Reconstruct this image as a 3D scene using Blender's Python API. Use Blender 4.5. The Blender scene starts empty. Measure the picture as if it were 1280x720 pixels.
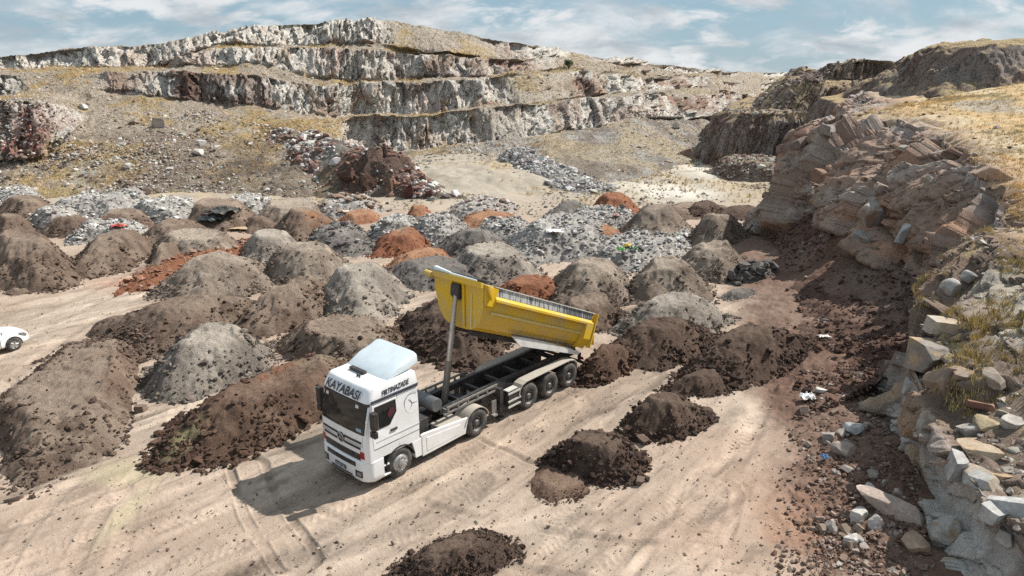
import bpy, bmesh, math, random
import numpy as np
from mathutils import Vector, Matrix
random.seed(7)
rng = np.random.default_rng(7)
scene = bpy.context.scene
col = scene.collection

# ------------------------------------------------------------------ camera numbers
F_PX, CAM_H = 880.0, 12.75
TH = math.atan(270/880); CT, ST = math.cos(TH), math.sin(TH)
def ray(px, py):
    u, v = px-640.0, py-360.0
    return (u, F_PX*CT - v*ST, -(F_PX*ST + v*CT))
def at(px, py, z=0.0):
    """point of the level z seen at a photograph pixel"""
    d = ray(px, py); t = (z-CAM_H)/d[2]
    return np.array((d[0]*t, d[1]*t, z))
def aty(px, py, Y):
    d = ray(px, py); t = Y/d[1]
    return np.array((d[0]*t, Y, CAM_H + d[2]*t))
def project(P):
    P = np.asarray(P); z = P[..., 2]-CAM_H
    fw = P[..., 1]*CT - z*ST; up = P[..., 1]*ST + z*CT
    return 640 + F_PX*P[..., 0]/fw, 360 - F_PX*up/fw, fw

# ------------------------------------------------------------------ noise
def _h(n):
    n = n.astype(np.uint32)
    n = (n ^ (n >> np.uint32(13)))*np.uint32(1274126177)
    n = (n ^ (n >> np.uint32(16)))*np.uint32(2246822519)
    n = n ^ (n >> np.uint32(13))
    return (n & np.uint32(0xffffff)).astype(np.float32)/np.float32(16777216.0)
def _k(i, m): return (i.astype(np.int64)*m).astype(np.uint32)
def h2(ix, iy, s): return _h(_k(ix, 374761393) + _k(iy, 668265263) + np.uint32((s*974711+12345) & 0xffffffff))
def h3(ix, iy, iz, s): return _h(_k(ix, 374761393) + _k(iy, 668265263) + _k(iz, 2147483647) + np.uint32((s*974711+777) & 0xffffffff))
def _q(t): return t*t*t*(t*(t*6-15)+10)
def vn2(x, y, s=0):
    x = np.asarray(x, np.float64); y = np.asarray(y, np.float64)
    ix = np.floor(x).astype(np.int64); iy = np.floor(y).astype(np.int64)
    fx = _q((x-ix).astype(np.float32)); fy = _q((y-iy).astype(np.float32))
    a = h2(ix, iy, s); b = h2(ix+1, iy, s); c = h2(ix, iy+1, s); d = h2(ix+1, iy+1, s)
    return (a + (b-a)*fx)*(1-fy) + (c + (d-c)*fx)*fy
def vn3(x, y, z, s=0):
    ix = np.floor(x).astype(np.int64); iy = np.floor(y).astype(np.int64); iz = np.floor(z).astype(np.int64)
    fx = _q((x-ix).astype(np.float32)); fy = _q((y-iy).astype(np.float32)); fz = _q((z-iz).astype(np.float32))
    def L(k):
        a = h3(ix, iy, iz+k, s); b = h3(ix+1, iy, iz+k, s); c = h3(ix, iy+1, iz+k, s); d = h3(ix+1, iy+1, iz+k, s)
        return (a + (b-a)*fx)*(1-fy) + (c + (d-c)*fx)*fy
    return L(0)*(1-fz) + L(1)*fz
def fbm2(x, y, o=4, s=0, g=0.5):
    r = 0; a = 1.0; t = 0
    for i in range(o):
        r = r + a*(vn2(x*2**i + 17.3*i, y*2**i - 9.1*i, s+i)*2-1); t += a; a *= g
    return r/t
def fbm3(x, y, z, o=4, s=0, g=0.5):
    r = 0; a = 1.0; t = 0
    for i in range(o):
        r = r + a*(vn3(x*2**i + 17.3*i, y*2**i - 9.1*i, z*2**i + 3.7*i, s+i)*2-1); t += a; a *= g
    return r/t
def worley2(x, y, s=0):
    """F1, F2 and a random number of the nearest cell"""
    ix = np.floor(x).astype(np.int64); iy = np.floor(y).astype(np.int64)
    f1 = np.full(x.shape, 9.0, np.float32); f2 = f1.copy(); idn = np.zeros(x.shape, np.float32)
    for dx in (-1, 0, 1):
        for dy in (-1, 0, 1):
            cx, cy = ix+dx, iy+dy
            px = cx + h2(cx, cy, s); py = cy + h2(cx, cy, s+31)
            d = np.hypot(px-x, py-y).astype(np.float32)
            n = d < f1
            f2 = np.where(n, f1, np.minimum(f2, d)); idn = np.where(n, h2(cx, cy, s+77), idn); f1 = np.where(n, d, f1)
    return f1, f2, idn
def facets(x, y, s=0):
    """cells that are tilted planes: relief in about -1..1, crack distance and the cell's number"""
    ix = np.floor(x).astype(np.int64); iy = np.floor(y).astype(np.int64)
    f1 = np.full(x.shape, 9.0, np.float32); f2 = f1.copy(); c = np.zeros(x.shape, np.float32); rel = c.copy()
    for dx in (-1, 0, 1):
        for dy in (-1, 0, 1):
            cx, cy = ix+dx, iy+dy
            ox = (x - cx - h2(cx, cy, s)).astype(np.float32); oy = (y - cy - h2(cx, cy, s+31)).astype(np.float32)
            d = np.abs(ox)*.75 + np.hypot(ox, oy)*.5
            k = h2(cx, cy, s+77); n = d < f1
            f2 = np.where(n, f1, np.minimum(f2, d)); f1 = np.where(n, d, f1); c = np.where(n, k, c)
            rel = np.where(n, (k-.5)*1.1 + ox*(h2(cx, cy, s+5)-.5)*2.2 + oy*(h2(cx, cy, s+9)-.5)*1.4, rel)
    return rel, f2-f1, c
def sst(a, b, x):
    t = np.clip((x-a)/(b-a), 0, 1); return t*t*(3-2*t)
def mixc(c, d, w):
    w = np.asarray(w)[..., None]; return c*(1-w) + np.asarray(d)*w

# ------------------------------------------------------------------ mesh and object helpers
def tag(o, label=None, cat=None, group=None, kind=None):
    if label: o['label'] = label
    if cat: o['category'] = cat
    if group: o['group'] = group
    if kind: o['kind'] = kind
    return o
def link(name, me, mat, parent=None, loc=None):
    o = bpy.data.objects.new(name, me); col.objects.link(o)
    if mat is not None: me.materials.append(mat)
    if parent is not None: o.parent = parent
    if loc is not None: o.location = loc
    return o
def raw_mesh(name, V, Fq, C=None, smooth=True):
    """fast mesh of numpy vertices and faces (all tris or all quads), with a colour per vertex"""
    V = np.ascontiguousarray(V, np.float32); Fq = np.ascontiguousarray(Fq, np.int32)
    me = bpy.data.meshes.new(name); n, k = Fq.shape
    me.vertices.add(len(V)); me.vertices.foreach_set('co', V.ravel())
    me.loops.add(n*k); me.loops.foreach_set('vertex_index', Fq.ravel())
    me.polygons.add(n); me.polygons.foreach_set('loop_start', np.arange(0, n*k, k, dtype=np.int32))
    me.polygons.foreach_set('loop_total', np.full(n, k, np.int32))
    me.polygons.foreach_set('use_smooth', np.full(n, bool(smooth)))
    if C is not None:
        a = me.attributes.new('Col', 'FLOAT_COLOR', 'POINT')
        CC = np.ones((len(V), 4), np.float32); CC[:, :3] = C; a.data.foreach_set('color', CC.ravel())
    me.update(calc_edges=True)
    return me
def grid_faces(n, m):
    i = np.arange(n-1)[:, None]*m + np.arange(m-1)[None, :]
    return np.stack([i, i+m, i+m+1, i+1], -1).reshape(-1, 4)
def obj(name, bm, mat, parent=None, smooth=False, bevel=0.0, loc=None):
    me = bpy.data.meshes.new(name)
    if smooth:
        for f in bm.faces: f.smooth = True
    bm.to_mesh(me); bm.free()
    o = link(name, me, mat, parent, loc)
    if bevel:
        b = o.modifiers.new('Bevel', 'BEVEL'); b.width = bevel; b.segments = 2; b.limit_method = 'ANGLE'
        b.angle_limit = math.radians(40)
    return o
def empty(name, loc, rz=0.0):
    o = bpy.data.objects.new(name, None); col.objects.link(o); o.location = loc; o.rotation_euler[2] = rz
    return o
def bx(bm, x0, x1, y0, y1, z0, z1, M=None):
    v = [Vector((x, y, z)) for x in (x0, x1) for y in (y0, y1) for z in (z0, z1)]
    if M is not None: v = [M @ p for p in v]
    v = [bm.verts.new(p) for p in v]
    for f in ((0, 1, 3, 2), (4, 6, 7, 5), (0, 4, 5, 1), (2, 3, 7, 6), (0, 2, 6, 4), (1, 5, 7, 3)):
        bm.faces.new([v[i] for i in f])
def prism(bm, pts, axis, a, b, M=None):
    """extrude a 2D outline along axis: 'y' -> pts are (x,z); 'x' -> (y,z)"""
    def P(p, t): 
        q = Vector((p[0], t, p[1])) if axis == 'y' else Vector((t, p[0], p[1])) if axis == 'x' else Vector((p[0], p[1], t))
        return M @ q if M is not None else q
    A = [bm.verts.new(P(p, a)) for p in pts]; B = [bm.verts.new(P(p, b)) for p in pts]
    n = len(pts)
    bm.faces.new(A); bm.faces.new(B[::-1])
    for i in range(n): bm.faces.new((A[i], B[i], B[(i+1) % n], A[(i+1) % n]))
    bmesh.ops.recalc_face_normals(bm, faces=bm.faces)
def tube(bm, p, q, r, r2=None, n=14, caps=True):
    p, q = Vector(p), Vector(q); d = (q-p).normalized(); r2 = r if r2 is None else r2
    a = d.orthogonal().normalized(); b = d.cross(a)
    A = []; B = []
    for i in range(n):
        c, s = math.cos(2*math.pi*i/n), math.sin(2*math.pi*i/n)
        A.append(bm.verts.new(p + (a*c + b*s)*r)); B.append(bm.verts.new(q + (a*c + b*s)*r2))
    for i in range(n): bm.faces.new((A[i], A[(i+1) % n], B[(i+1) % n], B[i]))
    if caps: bm.faces.new(A[::-1]); bm.faces.new(B)
def lathe_y(bm, prof, n=32, c=(0, 0, 0)):
    """prof: (radius, y) turned about the y axis through c"""
    R = []
    for r, y in prof:
        R.append([bm.verts.new((c[0] + r*math.cos(2*math.pi*i/n), c[1]+y, c[2] + r*math.sin(2*math.pi*i/n))) for i in range(n)])
    for a, b in zip(R, R[1:]):
        for i in range(n): bm.faces.new((a[i], a[(i+1) % n], b[(i+1) % n], b[i]))
    bmesh.ops.recalc_face_normals(bm, faces=bm.faces)
def sheet(bm, rows):
    V = [[bm.verts.new(p) for p in r] for r in rows]
    for a, b in zip(V, V[1:]):
        for i in range(len(a)-1): bm.faces.new((a[i], a[i+1], b[i+1], b[i]))

# ------------------------------------------------------------------ materials
def mat_new(name):
    m = bpy.data.materials.new(name); m.use_nodes = True
    nt = m.node_tree; b = nt.nodes['Principled BSDF']
    return m, nt, b
def mat_plain(name, c, rough=0.5, metal=0.0, dirt=0.0, dirtc=(0.30, 0.24, 0.18), scale=2.5, coat=0.0, spec=0.5):
    """painted or metal surface with uneven dust"""
    m, nt, b = mat_new(name)
    b.inputs['Roughness'].default_value = rough; b.inputs['Metallic'].default_value = metal
    b.inputs['Specular IOR Level'].default_value = spec
    if coat: b.inputs['Coat Weight'].default_value = coat; b.inputs['Coat Roughness'].default_value = 0.08
    tc = nt.nodes.new('ShaderNodeTexCoord')
    n = nt.nodes.new('ShaderNodeTexNoise'); n.inputs['Scale'].default_value = scale; n.inputs['Detail'].default_value = 8
    n.inputs['Roughness'].default_value = 0.65
    nt.links.new(tc.outputs['Object'], n.inputs['Vector'])
    r = nt.nodes.new('ShaderNodeMapRange'); r.inputs['From Min'].default_value = 0.42; r.inputs['From Max'].default_value = 0.75
    r.inputs['To Max'].default_value = dirt
    nt.links.new(n.outputs['Fac'], r.inputs['Value'])
    mx = nt.nodes.new('ShaderNodeMix'); mx.data_type = 'RGBA'
    mx.inputs[6].default_value = (*c, 1); mx.inputs[7].default_value = (*dirtc, 1)
    nt.links.new(r.outputs['Result'], mx.inputs[0]); nt.links.new(mx.outputs[2], b.inputs['Base Color'])
    rr = nt.nodes.new('ShaderNodeMapRange'); rr.inputs['To Min'].default_value = rough; rr.inputs['To Max'].default_value = min(1, rough+0.35)
    nt.links.new(r.outputs['Result'], rr.inputs['Value']); nt.links.new(rr.outputs['Result'], b.inputs['Roughness'])
    return m
def mat_earth(name, scales, var=0.35, bump=0.5, dist=0.12, rough=0.95, stretch=None, cracks=None):
    """soil or rock: vertex colour broken up by noise, with bump at several sizes"""
    m, nt, b = mat_new(name); N = nt.nodes.new; L = nt.links.new
    b.inputs['Roughness'].default_value = rough; b.inputs['Specular IOR Level'].default_value = 0.12
    at_ = N('ShaderNodeAttribute'); at_.attribute_name = 'Col'
    tc = N('ShaderNodeTexCoord')
    hsum = None; vec = tc.outputs['Object']
    if stretch:
        mp = N('ShaderNodeMapping'); mp.inputs['Scale'].default_value = (1, 1, stretch); L(vec, mp.inputs['Vector']); vec = mp.outputs[0]
    for i, (sc, w) in enumerate(scales):
        n = N('ShaderNodeTexNoise'); n.inputs['Scale'].default_value = sc; n.inputs['Detail'].default_value = 9
        n.inputs['Roughness'].default_value = 0.68; L(vec, n.inputs['Vector'])
        mu = N('ShaderNodeMath'); mu.operation = 'MULTIPLY'; mu.inputs[1].default_value = w; L(n.outputs['Fac'], mu.inputs[0])
        if hsum is None: hsum = mu
        else:
            ad = N('ShaderNodeMath'); L(hsum.outputs[0], ad.inputs[0]); L(mu.outputs[0], ad.inputs[1]); hsum = ad
    tot = sum(w for _, w in scales)
    mr = N('ShaderNodeMapRange'); mr.inputs['From Min'].default_value = 0.36*tot; mr.inputs['From Max'].default_value = 0.64*tot
    mr.inputs['To Min'].default_value = 1-var; mr.inputs['To Max'].default_value = 1+var; mr.clamp = False
    L(hsum.outputs[0], mr.inputs['Value'])
    if cracks:      # thin dark joints in the rock
        for cs, cw, cd in cracks:
            n = N('ShaderNodeTexNoise'); n.inputs['Scale'].default_value = cs; n.inputs['Detail'].default_value = 4; n.inputs['Roughness'].default_value = .6; n.inputs['Distortion'].default_value = .25; L(vec, n.inputs['Vector'])
            s1 = N('ShaderNodeMath'); s1.operation = 'SUBTRACT'; s1.inputs[1].default_value = .5; L(n.outputs['Fac'], s1.inputs[0])
            s2 = N('ShaderNodeMath'); s2.operation = 'ABSOLUTE'; L(s1.outputs[0], s2.inputs[0])
            s3 = N('ShaderNodeMapRange'); s3.inputs['From Max'].default_value = cw; s3.inputs['To Min'].default_value = cd; s3.inputs['To Max'].default_value = 1; L(s2.outputs[0], s3.inputs['Value'])
            s4 = N('ShaderNodeMath'); s4.operation = 'MULTIPLY'; L(mr.outputs['Result'], s4.inputs[0]); L(s3.outputs['Result'], s4.inputs[1])
            class _R: outputs = {'Result': s4.outputs[0]}
            mr = _R
            s5 = N('ShaderNodeMath'); s5.operation = 'MULTIPLY_ADD'; s5.inputs[1].default_value = .35*tot; L(s3.outputs['Result'], s5.inputs[0]); L(hsum.outputs[0], s5.inputs[2]); hsum = s5
    sc_ = N('ShaderNodeVectorMath'); sc_.operation = 'SCALE'; L(at_.outputs['Color'], sc_.inputs[0]); L(mr.outputs['Result'], sc_.inputs['Scale'])
    L(sc_.outputs[0], b.inputs['Base Color'])
    bp = N('ShaderNodeBump'); bp.inputs['Strength'].default_value = bump; bp.inputs['Distance'].default_value = dist
    L(hsum.outputs[0], bp.inputs['Height']); L(bp.outputs['Normal'], b.inputs['Normal'])
    return m
M_ground = mat_earth('packed_earth', [(0.35, 0.4), (2.2, 0.5), (9.0, 0.5), (30.0, 0.45)], var=0.17, bump=0.7, dist=0.10)
M_soil = mat_earth('loose_soil', [(1.6, 0.35), (6.0, 0.6), (18.0, 0.6), (40.0, .35)], var=0.40, bump=1.0, dist=0.20)
M_rock = mat_earth('quarry_rock', [(0.22, 0.4), (1.1, 0.6), (3.6, 0.6), (10., .4)], var=0.32, bump=1.0, dist=0.6, stretch=.72, cracks=[(.5, .013, .58), (1.4, .014, .68)])
M_near = mat_earth('near_rock', [(0.6, 0.4), (3.0, 0.6), (11.0, 0.6), (28., .35)], var=0.40, bump=.8, dist=0.16)
M_stone = mat_earth('loose_stone', [(1.8, 0.5), (9.0, 0.5)], var=0.30, bump=0.5, dist=0.06)
M_grass = mat_earth('dry_grass', [(0.8, 0.6), (5.0, 0.4)], var=0.30, bump=0.0, dist=0.02, rough=0.8)

# ------------------------------------------------------------------ loft between traced sections
def catmull(P, t):
    """P (n, ...) control rows, t positions in 0..n-1"""
    n = len(P); i = np.clip(np.floor(t).astype(int), 0, n-2); f = (t-i).reshape((-1,) + (1,)*(P.ndim-1))
    p0 = P[np.maximum(i-1, 0)]; p1 = P[i]; p2 = P[i+1]; p3 = P[np.minimum(i+2, n-1)]
    m1 = (p2-p0)*0.35; m2 = (p3-p1)*0.35
    return (2*f**3-3*f**2+1)*p1 + (f**3-2*f**2+f)*m1 + (-2*f**3+3*f**2)*p2 + (f**3-f**2)*m2
def loft(CP, ni, nj):
    """CP (sections, breaks, 3); ni samples per section gap, nj per break gap. Returns grid and row class (float break index)"""
    CP = np.asarray(CP, float)
    t = np.concatenate([k + np.arange(n)/n for k, n in enumerate(ni)] + [[len(ni)]])
    j = np.concatenate([k + np.arange(n)/n for k, n in enumerate(nj)] + [[len(nj)]])
    G = catmull(CP, t)
    a = np.clip(np.floor(j).astype(int), 0, CP.shape[1]-2); f = (j-a)[None, :, None]
    G = G[:, a]*(1-f) + G[:, a+1]*f
    return G, t, j
def grid_normals(G):
    a = np.gradient(G, axis=0); b = np.gradient(G, axis=1)
    n = np.cross(a, b); n /= np.maximum(np.linalg.norm(n, axis=-1, keepdims=True), 1e-9)
    return n

# ------------------------------------------------------------------ rocks
def ico(sub):
    bm = bmesh.new(); bmesh.ops.create_icosphere(bm, subdivisions=sub, radius=1.0)
    V = np.array([v.co[:] for v in bm.verts]); Fc = np.array([[v.index for v in f.verts] for f in bm.faces]); bm.free()
    return V, Fc
ICO = {k: ico(k) for k in (1, 2, 3, 4)}
def cut_rock(sub, cuts, r, lo=0.36, hi=0.66):
    """a rock: a ball flattened on random planes, so that it has flat faces and edges"""
    V, Fc = ICO[sub]; V = V.copy()
    for _ in range(cuts):
        n = r.normal(size=3); n /= np.linalg.norm(n); d = r.uniform(lo, hi)
        k = V @ n - d
        V -= np.where(k > 0, k, 0)[:, None]*n
    return V, Fc
def cut_block(sub, r, extra=4):
    """a broken block: six leaning sides and a few knocked off corners"""
    V, Fc = ICO[sub]; V = V.copy(); N = []
    for ax in range(3):
        for s in (1, -1):
            n = r.normal(0, .20, 3); n[ax] = s; N.append((n, r.uniform(.40, .56)))
    for _ in range(extra): N.append((r.normal(size=3), r.uniform(.56, .72)))
    for n, d in N:
        n = n/np.linalg.norm(n); k = V @ n - d; V -= np.where(k > 0, k, 0)[:, None]*n
    return V*1.15, Fc
R_ = np.random.default_rng(3)
TINY = [cut_rock(1, 8, R_) for _ in range(10)]
SMALL = [cut_rock(2, 12, R_) for _ in range(5)] + [cut_block(2, R_) for _ in range(6)]
def rot_rand(n, r):
    q = r.normal(size=(n, 4)); q /= np.linalg.norm(q, axis=1, keepdims=True); w, x, y, z = q.T
    return np.stack([np.stack([1-2*(y*y+z*z), 2*(x*y-z*w), 2*(x*z+y*w)], -1),
                     np.stack([2*(x*y+z*w), 1-2*(x*x+z*z), 2*(y*z-x*w)], -1),
                     np.stack([2*(x*z-y*w), 2*(y*z+x*w), 1-2*(x*x+y*y)], -1)], 1)
def rock_cloud(P, S, C, r, templ=TINY, flat=0.75):
    """many small stones as arrays: positions P, sizes S, colours C"""
    Vs, Fs, Cs = [], [], []; off = 0
    n = len(P); pick = r.integers(0, len(templ), n); R = rot_rand(n, r)
    asp = r.uniform(0.6, 1.25, (n, 3))
    for k, (tv, tf) in enumerate(templ):
        m = np.where(pick == k)[0]
        if not len(m): continue
        v = tv[None]*asp[m][:, None, :]
        v = np.einsum('nij,nvj->nvi', R[m], v); v[..., 2] *= flat
        v = v*S[m][:, None, None] + P[m][:, None, :]
        Vs.append(v.reshape(-1, 3)); Fs.append((tf[None] + (np.arange(len(m))*len(tv))[:, None, None]).reshape(-1, 3) + off)
        Cs.append(np.repeat(C[m], len(tv), 0)); off += len(m)*len(tv)
    return np.concatenate(Vs), np.concatenate(Fs), np.concatenate(Cs)
def boulder(name, label, P, size, c, seed, group=None, cat='boulder', cuts=13, sub=3, tilt=None, mat=None, rough=0.05, c2=None):
    """one stone of its own: size = half axes in metres"""
    r = np.random.default_rng(seed); V, Fc = cut_rock(sub, cuts, r, 0.48, 0.74) if r.random() < .3 else cut_block(sub, r, 5)
    V = V*np.array(size)*1.25
    if rough: V += (fbm3(V[:, 0]*2/size[0], V[:, 1]*2/size[0], V[:, 2]*2/size[0], 3, seed)*rough*min(size))[:, None]*V/np.linalg.norm(V, axis=1, keepdims=True)
    nz = fbm3(V[:, 0]*1.3/size[0], V[:, 1]*1.3/size[0], V[:, 2]*1.3/size[0], 3, seed+5)
    C = np.tile(np.array(c, float), (len(V), 1))
    if c2 is not None: C = mixc(C, c2, sst(-0.05, 0.25, nz))
    else: C = C*(1 + 0.3*nz)[:, None]
    me = raw_mesh(name, V, Fc, C, smooth=False)
    o = link(name, me, mat or M_stone, None, P)
    o.rotation_euler = tilt if tilt is not None else (r.uniform(-.3, .3), r.uniform(-.3, .3), r.uniform(0, 6.28))
    tag(o, label, cat, group); return o
# ================================================================== THE GROUND
TERR = None
def inpoly_soft(x, y, x0, x1, y0, y1, s):
    return sst(x0-s, x0+s, x)*(1-sst(x1-s, x1+s, x))*sst(y0-s, y0+s, y)*(1-sst(y1-s, y1+s, y))
def ground_h(x, y):
    """height of the pit floor"""
    h = 0.08*fbm2(x*0.11, y*0.11, 2, 3) + 0.012*fbm2(x*0.6, y*0.6, 2, 9)
    w = inpoly_soft(x + 6*fbm2(x*0.12, y*0.12, 4, 21), y + 7*fbm2(x*0.11, y*0.11, 4, 22), -24, 4, 82, 125, 5.0)
    h = h + 1.25*w + .25*w*fbm2(x*.4, y*.4, 3, 24)
    far = sst(50, 80, y)
    h = h + far*(0.35*fbm2(x*0.14, y*0.14, 3, 33))
    # left working road climbs a little, right strip of spoil below the rock
    h = h + 0.5*sst(9.0, 13.0, x - (y-20)*0.20)*(1-sst(52, 62, y))
    return h
def seg_dist(x, y, pts):
    best = np.full(x.shape, 1e9); arc = np.zeros(x.shape); side = np.zeros(x.shape); s0 = 0.0
    for (ax, ay), (bx_, by) in zip(pts, pts[1:]):
        dx, dy = bx_-ax, by-ay; l2 = dx*dx+dy*dy; l = math.sqrt(l2)
        t = np.clip(((x-ax)*dx + (y-ay)*dy)/l2, 0, 1)
        d = np.hypot(x-ax-t*dx, y-ay-t*dy); m = d < best
        best = np.where(m, d, best); arc = np.where(m, s0+t*l, arc)
        side = np.where(m, np.sign((x-ax)*dy - (y-ay)*dx), side); s0 += l
    return best, arc, side
def spl(pts, k=8):
    P = np.array(pts, float); t = np.linspace(0, len(P)-1, (len(P)-1)*k+1); return catmull(P, t)
# wheel tracks: photograph pixels on the level floor, half gauge, rut width, depth, shade, tread pitch
TRACKS = [
 ([(60, 735), (250, 672), (430, 610), (560, 560), (700, 505)], 1.0, .30, .030, 1.10, .22),
 ([(-40, 705), (120, 640), (230, 590), (330, 540), (420, 500)], 1.0, .34, .025, 1.13, .2),
 ([(330, 735), (440, 680), (545, 620), (640, 560), (730, 500), (800, 470)], .95, .28, .035, 0.88, .24),
 ([(230, 740), (350, 705), (440, 685), (520, 650), (600, 600)], .0, .42, .05, 0.80, .26),
 ([(560, 740), (690, 640), (790, 565), (850, 520)], 1.0, .32, .035, 1.12, .2),
 ([(640, 740), (740, 665), (830, 590), (905, 520), (985, 420)], 1.1, .36, .04, 1.10, .25),
 ([(790, 740), (860, 660), (910, 590), (960, 480)], .0, .45, .05, 1.12, .3),
 ([(30, 740), (90, 640), (170, 560), (200, 500)], .9, .26, .03, 1.08, .2),
 ([(330, 520), (390, 480), (480, 430), (500, 400)], .9, .26, .02, 1.06, .2),
 ([(-40, 500), (60, 420), (160, 370), (240, 325)], .9, .30, .03, 1.08, .22),
 ([(-20, 430), (90, 385), (150, 355), (230, 310)], .9, .30, .03, 0.92, .22),
 ([(40, 470), (140, 400), (200, 385)], .8, .25, .03, 0.90, .22),
 ([(960, 470), (975, 400), (985, 350), (975, 300)], 1.0, .35, .03, 1.10, .22),
 ([(310, 585), (330, 640), (372, 700)], .55, .14, .06, 0.78, .3),
 ([(120, 740), (150, 690), (160, 640), (150, 600)], .0, .30, .02, 1.10, .3),
]
def ground_mesh():
    na, nr = 1250, 980
    A = np.concatenate([np.linspace(-100, -50, 60, endpoint=False), np.linspace(-50, 50, na), np.linspace(50, 100, 60)[1:]])
    A = np.radians(A)
    R = 5.0*(1100/5.0)**(np.linspace(0, 1, nr)**1.0)
    # most rows where the photograph looks
    u = np.linspace(0, 1, nr)
    R = np.where(u < .89, 6.5*(135/6.5)**(u/.89), 135*(1300/135)**((u-.89)/.11))
    x = (R[None, :]*np.sin(A)[:, None]); y = (R[None, :]*np.cos(A)[:, None])
    z = ground_h(x, y)
    rough = fbm2(x*1.1, y*1.1, 4, 51); z = z + 0.018*rough
    n1 = fbm2(x*0.09, y*0.09, 4, 61); n2 = fbm2(x*0.35, y*0.35, 4, 71); n3 = fbm2(x*0.16+5, y*0.16, 3, 81)
    C = np.empty(x.shape + (3,)); C[:] = (0.356, 0.280, 0.222)
    C = mixc(C, (0.32, 0.235, 0.182), 0.6*sst(0.0, 0.45, n1))
    C = mixc(C, (0.42, 0.35, 0.285), 0.5*sst(0.05, 0.4, n3))
    C = mixc(C, (0.27, 0.205, 0.158), 0.45*sst(0.12, 0.5, n2))
    # streaks dragged along the direction the lorries drive
    ca, sa = 0.66, 0.75
    al = x*ca + y*sa; ac = -x*sa + y*ca
    st = fbm2(al*0.10, ac*1.3, 4, 91) + .9*fbm2(al*0.07+9, ac*3.6, 4, 92)*sst(.3, -.2, n1)
    C = C*(1 + 0.25*st*sst(60, 45, y))[..., None]; z = z + .012*st*sst(60, 45, y)
    sp_ = fbm2(al*.9, ac*3.2, 5, 95, .65); C = C*(1 - 0.26*sst(.05, .45, sp_)*sst(60, 45, y))[..., None]; C = C*(1 + .16*sst(.1, .5, -sp_)*sst(60, 45, y))[..., None]
    near = y < 60
    for pts, g, w, dep, sh, pitch in TRACKS:
        P = spl([at(*p)[:2] for p in pts])
        x0, x1, y0, y1 = P[:, 0].min()-2, P[:, 0].max()+2, P[:, 1].min()-2, P[:, 1].max()+2
        m = np.where((x > x0) & (x < x1) & (y > y0) & (y < y1))
        if not len(m[0]): continue
        d, arc, sd = seg_dist(x[m], y[m], [tuple(q) for q in P])
        wob = 0.05*fbm2(arc*0.3, arc*0+g, 2, 5)
        e = np.abs(d - g + wob); k = np.exp(-(e/w)**4)
        k = k*sst(-.75, -.25, fbm2(x[m]*0.25, y[m]*0.25, 2, int(w*100)+int(dep*1000)))
        tread = .6*np.sin(arc/pitch*6.283 + 2.2*np.sin((d-g)*9) + 2.5*fbm2(arc*.6, d, 2, 7))*sst(-.3, .25, fbm2(x[m]*.7, y[m]*.7, 3, 8))
        dep = dep*1.15; z[m] -= dep*k*(1 - 0.2*tread); z[m] += dep*0.45*np.exp(-((e-w*1.25)/(w*.3))**2)*k.max()*sst(-.35, .1, rough[m])
        C[m] *= (1 + 1.3*(sh-1)*k)[:, None]*(1 - 0.16*k*sst(.05, .3, tread))[:, None]
    rt = np.random.default_rng(77)
    for k_ in range(46):
        p0 = np.array([rt.uniform(-22, 9), rt.uniform(12, 40)]); an = rt.normal(.82, .13) if rt.random() < .8 else rt.uniform(0, 3.1); ln_ = rt.uniform(5, 22); cv = rt.normal(0, .018)
        P = [tuple(p0 + np.array([math.cos(an+cv*q_), math.sin(an+cv*q_)])*ln_*q_/6) for q_ in range(7)]
        xs_ = [q_[0] for q_ in P]; ys_ = [q_[1] for q_ in P]
        m = np.where((x > min(xs_)-2) & (x < max(xs_)+2) & (y > min(ys_)-2) & (y < max(ys_)+2))
        if not len(m[0]): continue
        d, arc, sd = seg_dist(x[m], y[m], P); g = rt.choice([0, .9]); w = rt.uniform(.07, .2)
        k = np.exp(-((d-g+.06*fbm2(arc*.7, arc*0, 2, k_))/w)**2)*sst(-.25, .15, fbm2(x[m]*.5, y[m]*.5, 2, 300+k_))*sst(0, 1, arc)*sst(0, 1, ln_-arc)
        z[m] -= rt.uniform(.015, .05)*k; z[m] += .025*np.exp(-((np.abs(d-g)-w*1.7)/(w*.6))**2)*sst(-.2, .2, fbm2(x[m]*.5, y[m]*.5, 2, 300+k_)); C[m] *= (1 + rt.choice([-.38, -.28, -.2, .14])*k)[:, None]
    # bulldozer cleat marks across the lower right
    q = at(880, 670)[:2]; d = np.hypot((x-q[0])/1.6, (y-q[1])/3.5)
    cl = .6*np.exp(-d**2)*sst(-.1, .3, n2+.15)*sst(.7, .97, np.sin((x*0.25 + y*1.0)*6.283/0.55 + 1.5*n2))
    z -= 0.05*cl; C *= (1-0.3*cl)[..., None]
    # right strip of reddish spoil with crumbs under the rock face
    sp = sst(7.3, 9.4, x - (y-18)*0.215 + 1.3*n2)*(y < 60)
    z += sp*(0.10*fbm2(x*1.6, y*1.6, 3, 14) + 0.10*np.maximum(fbm2(x*4.5, y*4.5, 3, 15), 0))
    C = mixc(C, (0.148, 0.092, 0.07), sp*(0.88+0.3*n2).clip(0, 1))
    rr = at(945, 650)[:2]
    C = mixc(C, (0.34, 0.20, 0.135), 0.7*np.exp(-(((x-rr[0])/2.2)**2 + ((y-rr[1])/2.0)**2))*sst(-.3, .3, n2))
    # pale yellow spill beside the big brown heap
    for (px, py, a, b_) in ((158, 640, .35, 1.6), (165, 590, 1.5, .8), (225, 575, 1.2, .5)):
        q = at(px, py)[:2]; w = np.exp(-(((x-q[0])/a)**2 + ((y-q[1])/b_)**2)**2)
        C = mixc(C, (0.42, 0.375, 0.235), 0.5*w)
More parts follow.
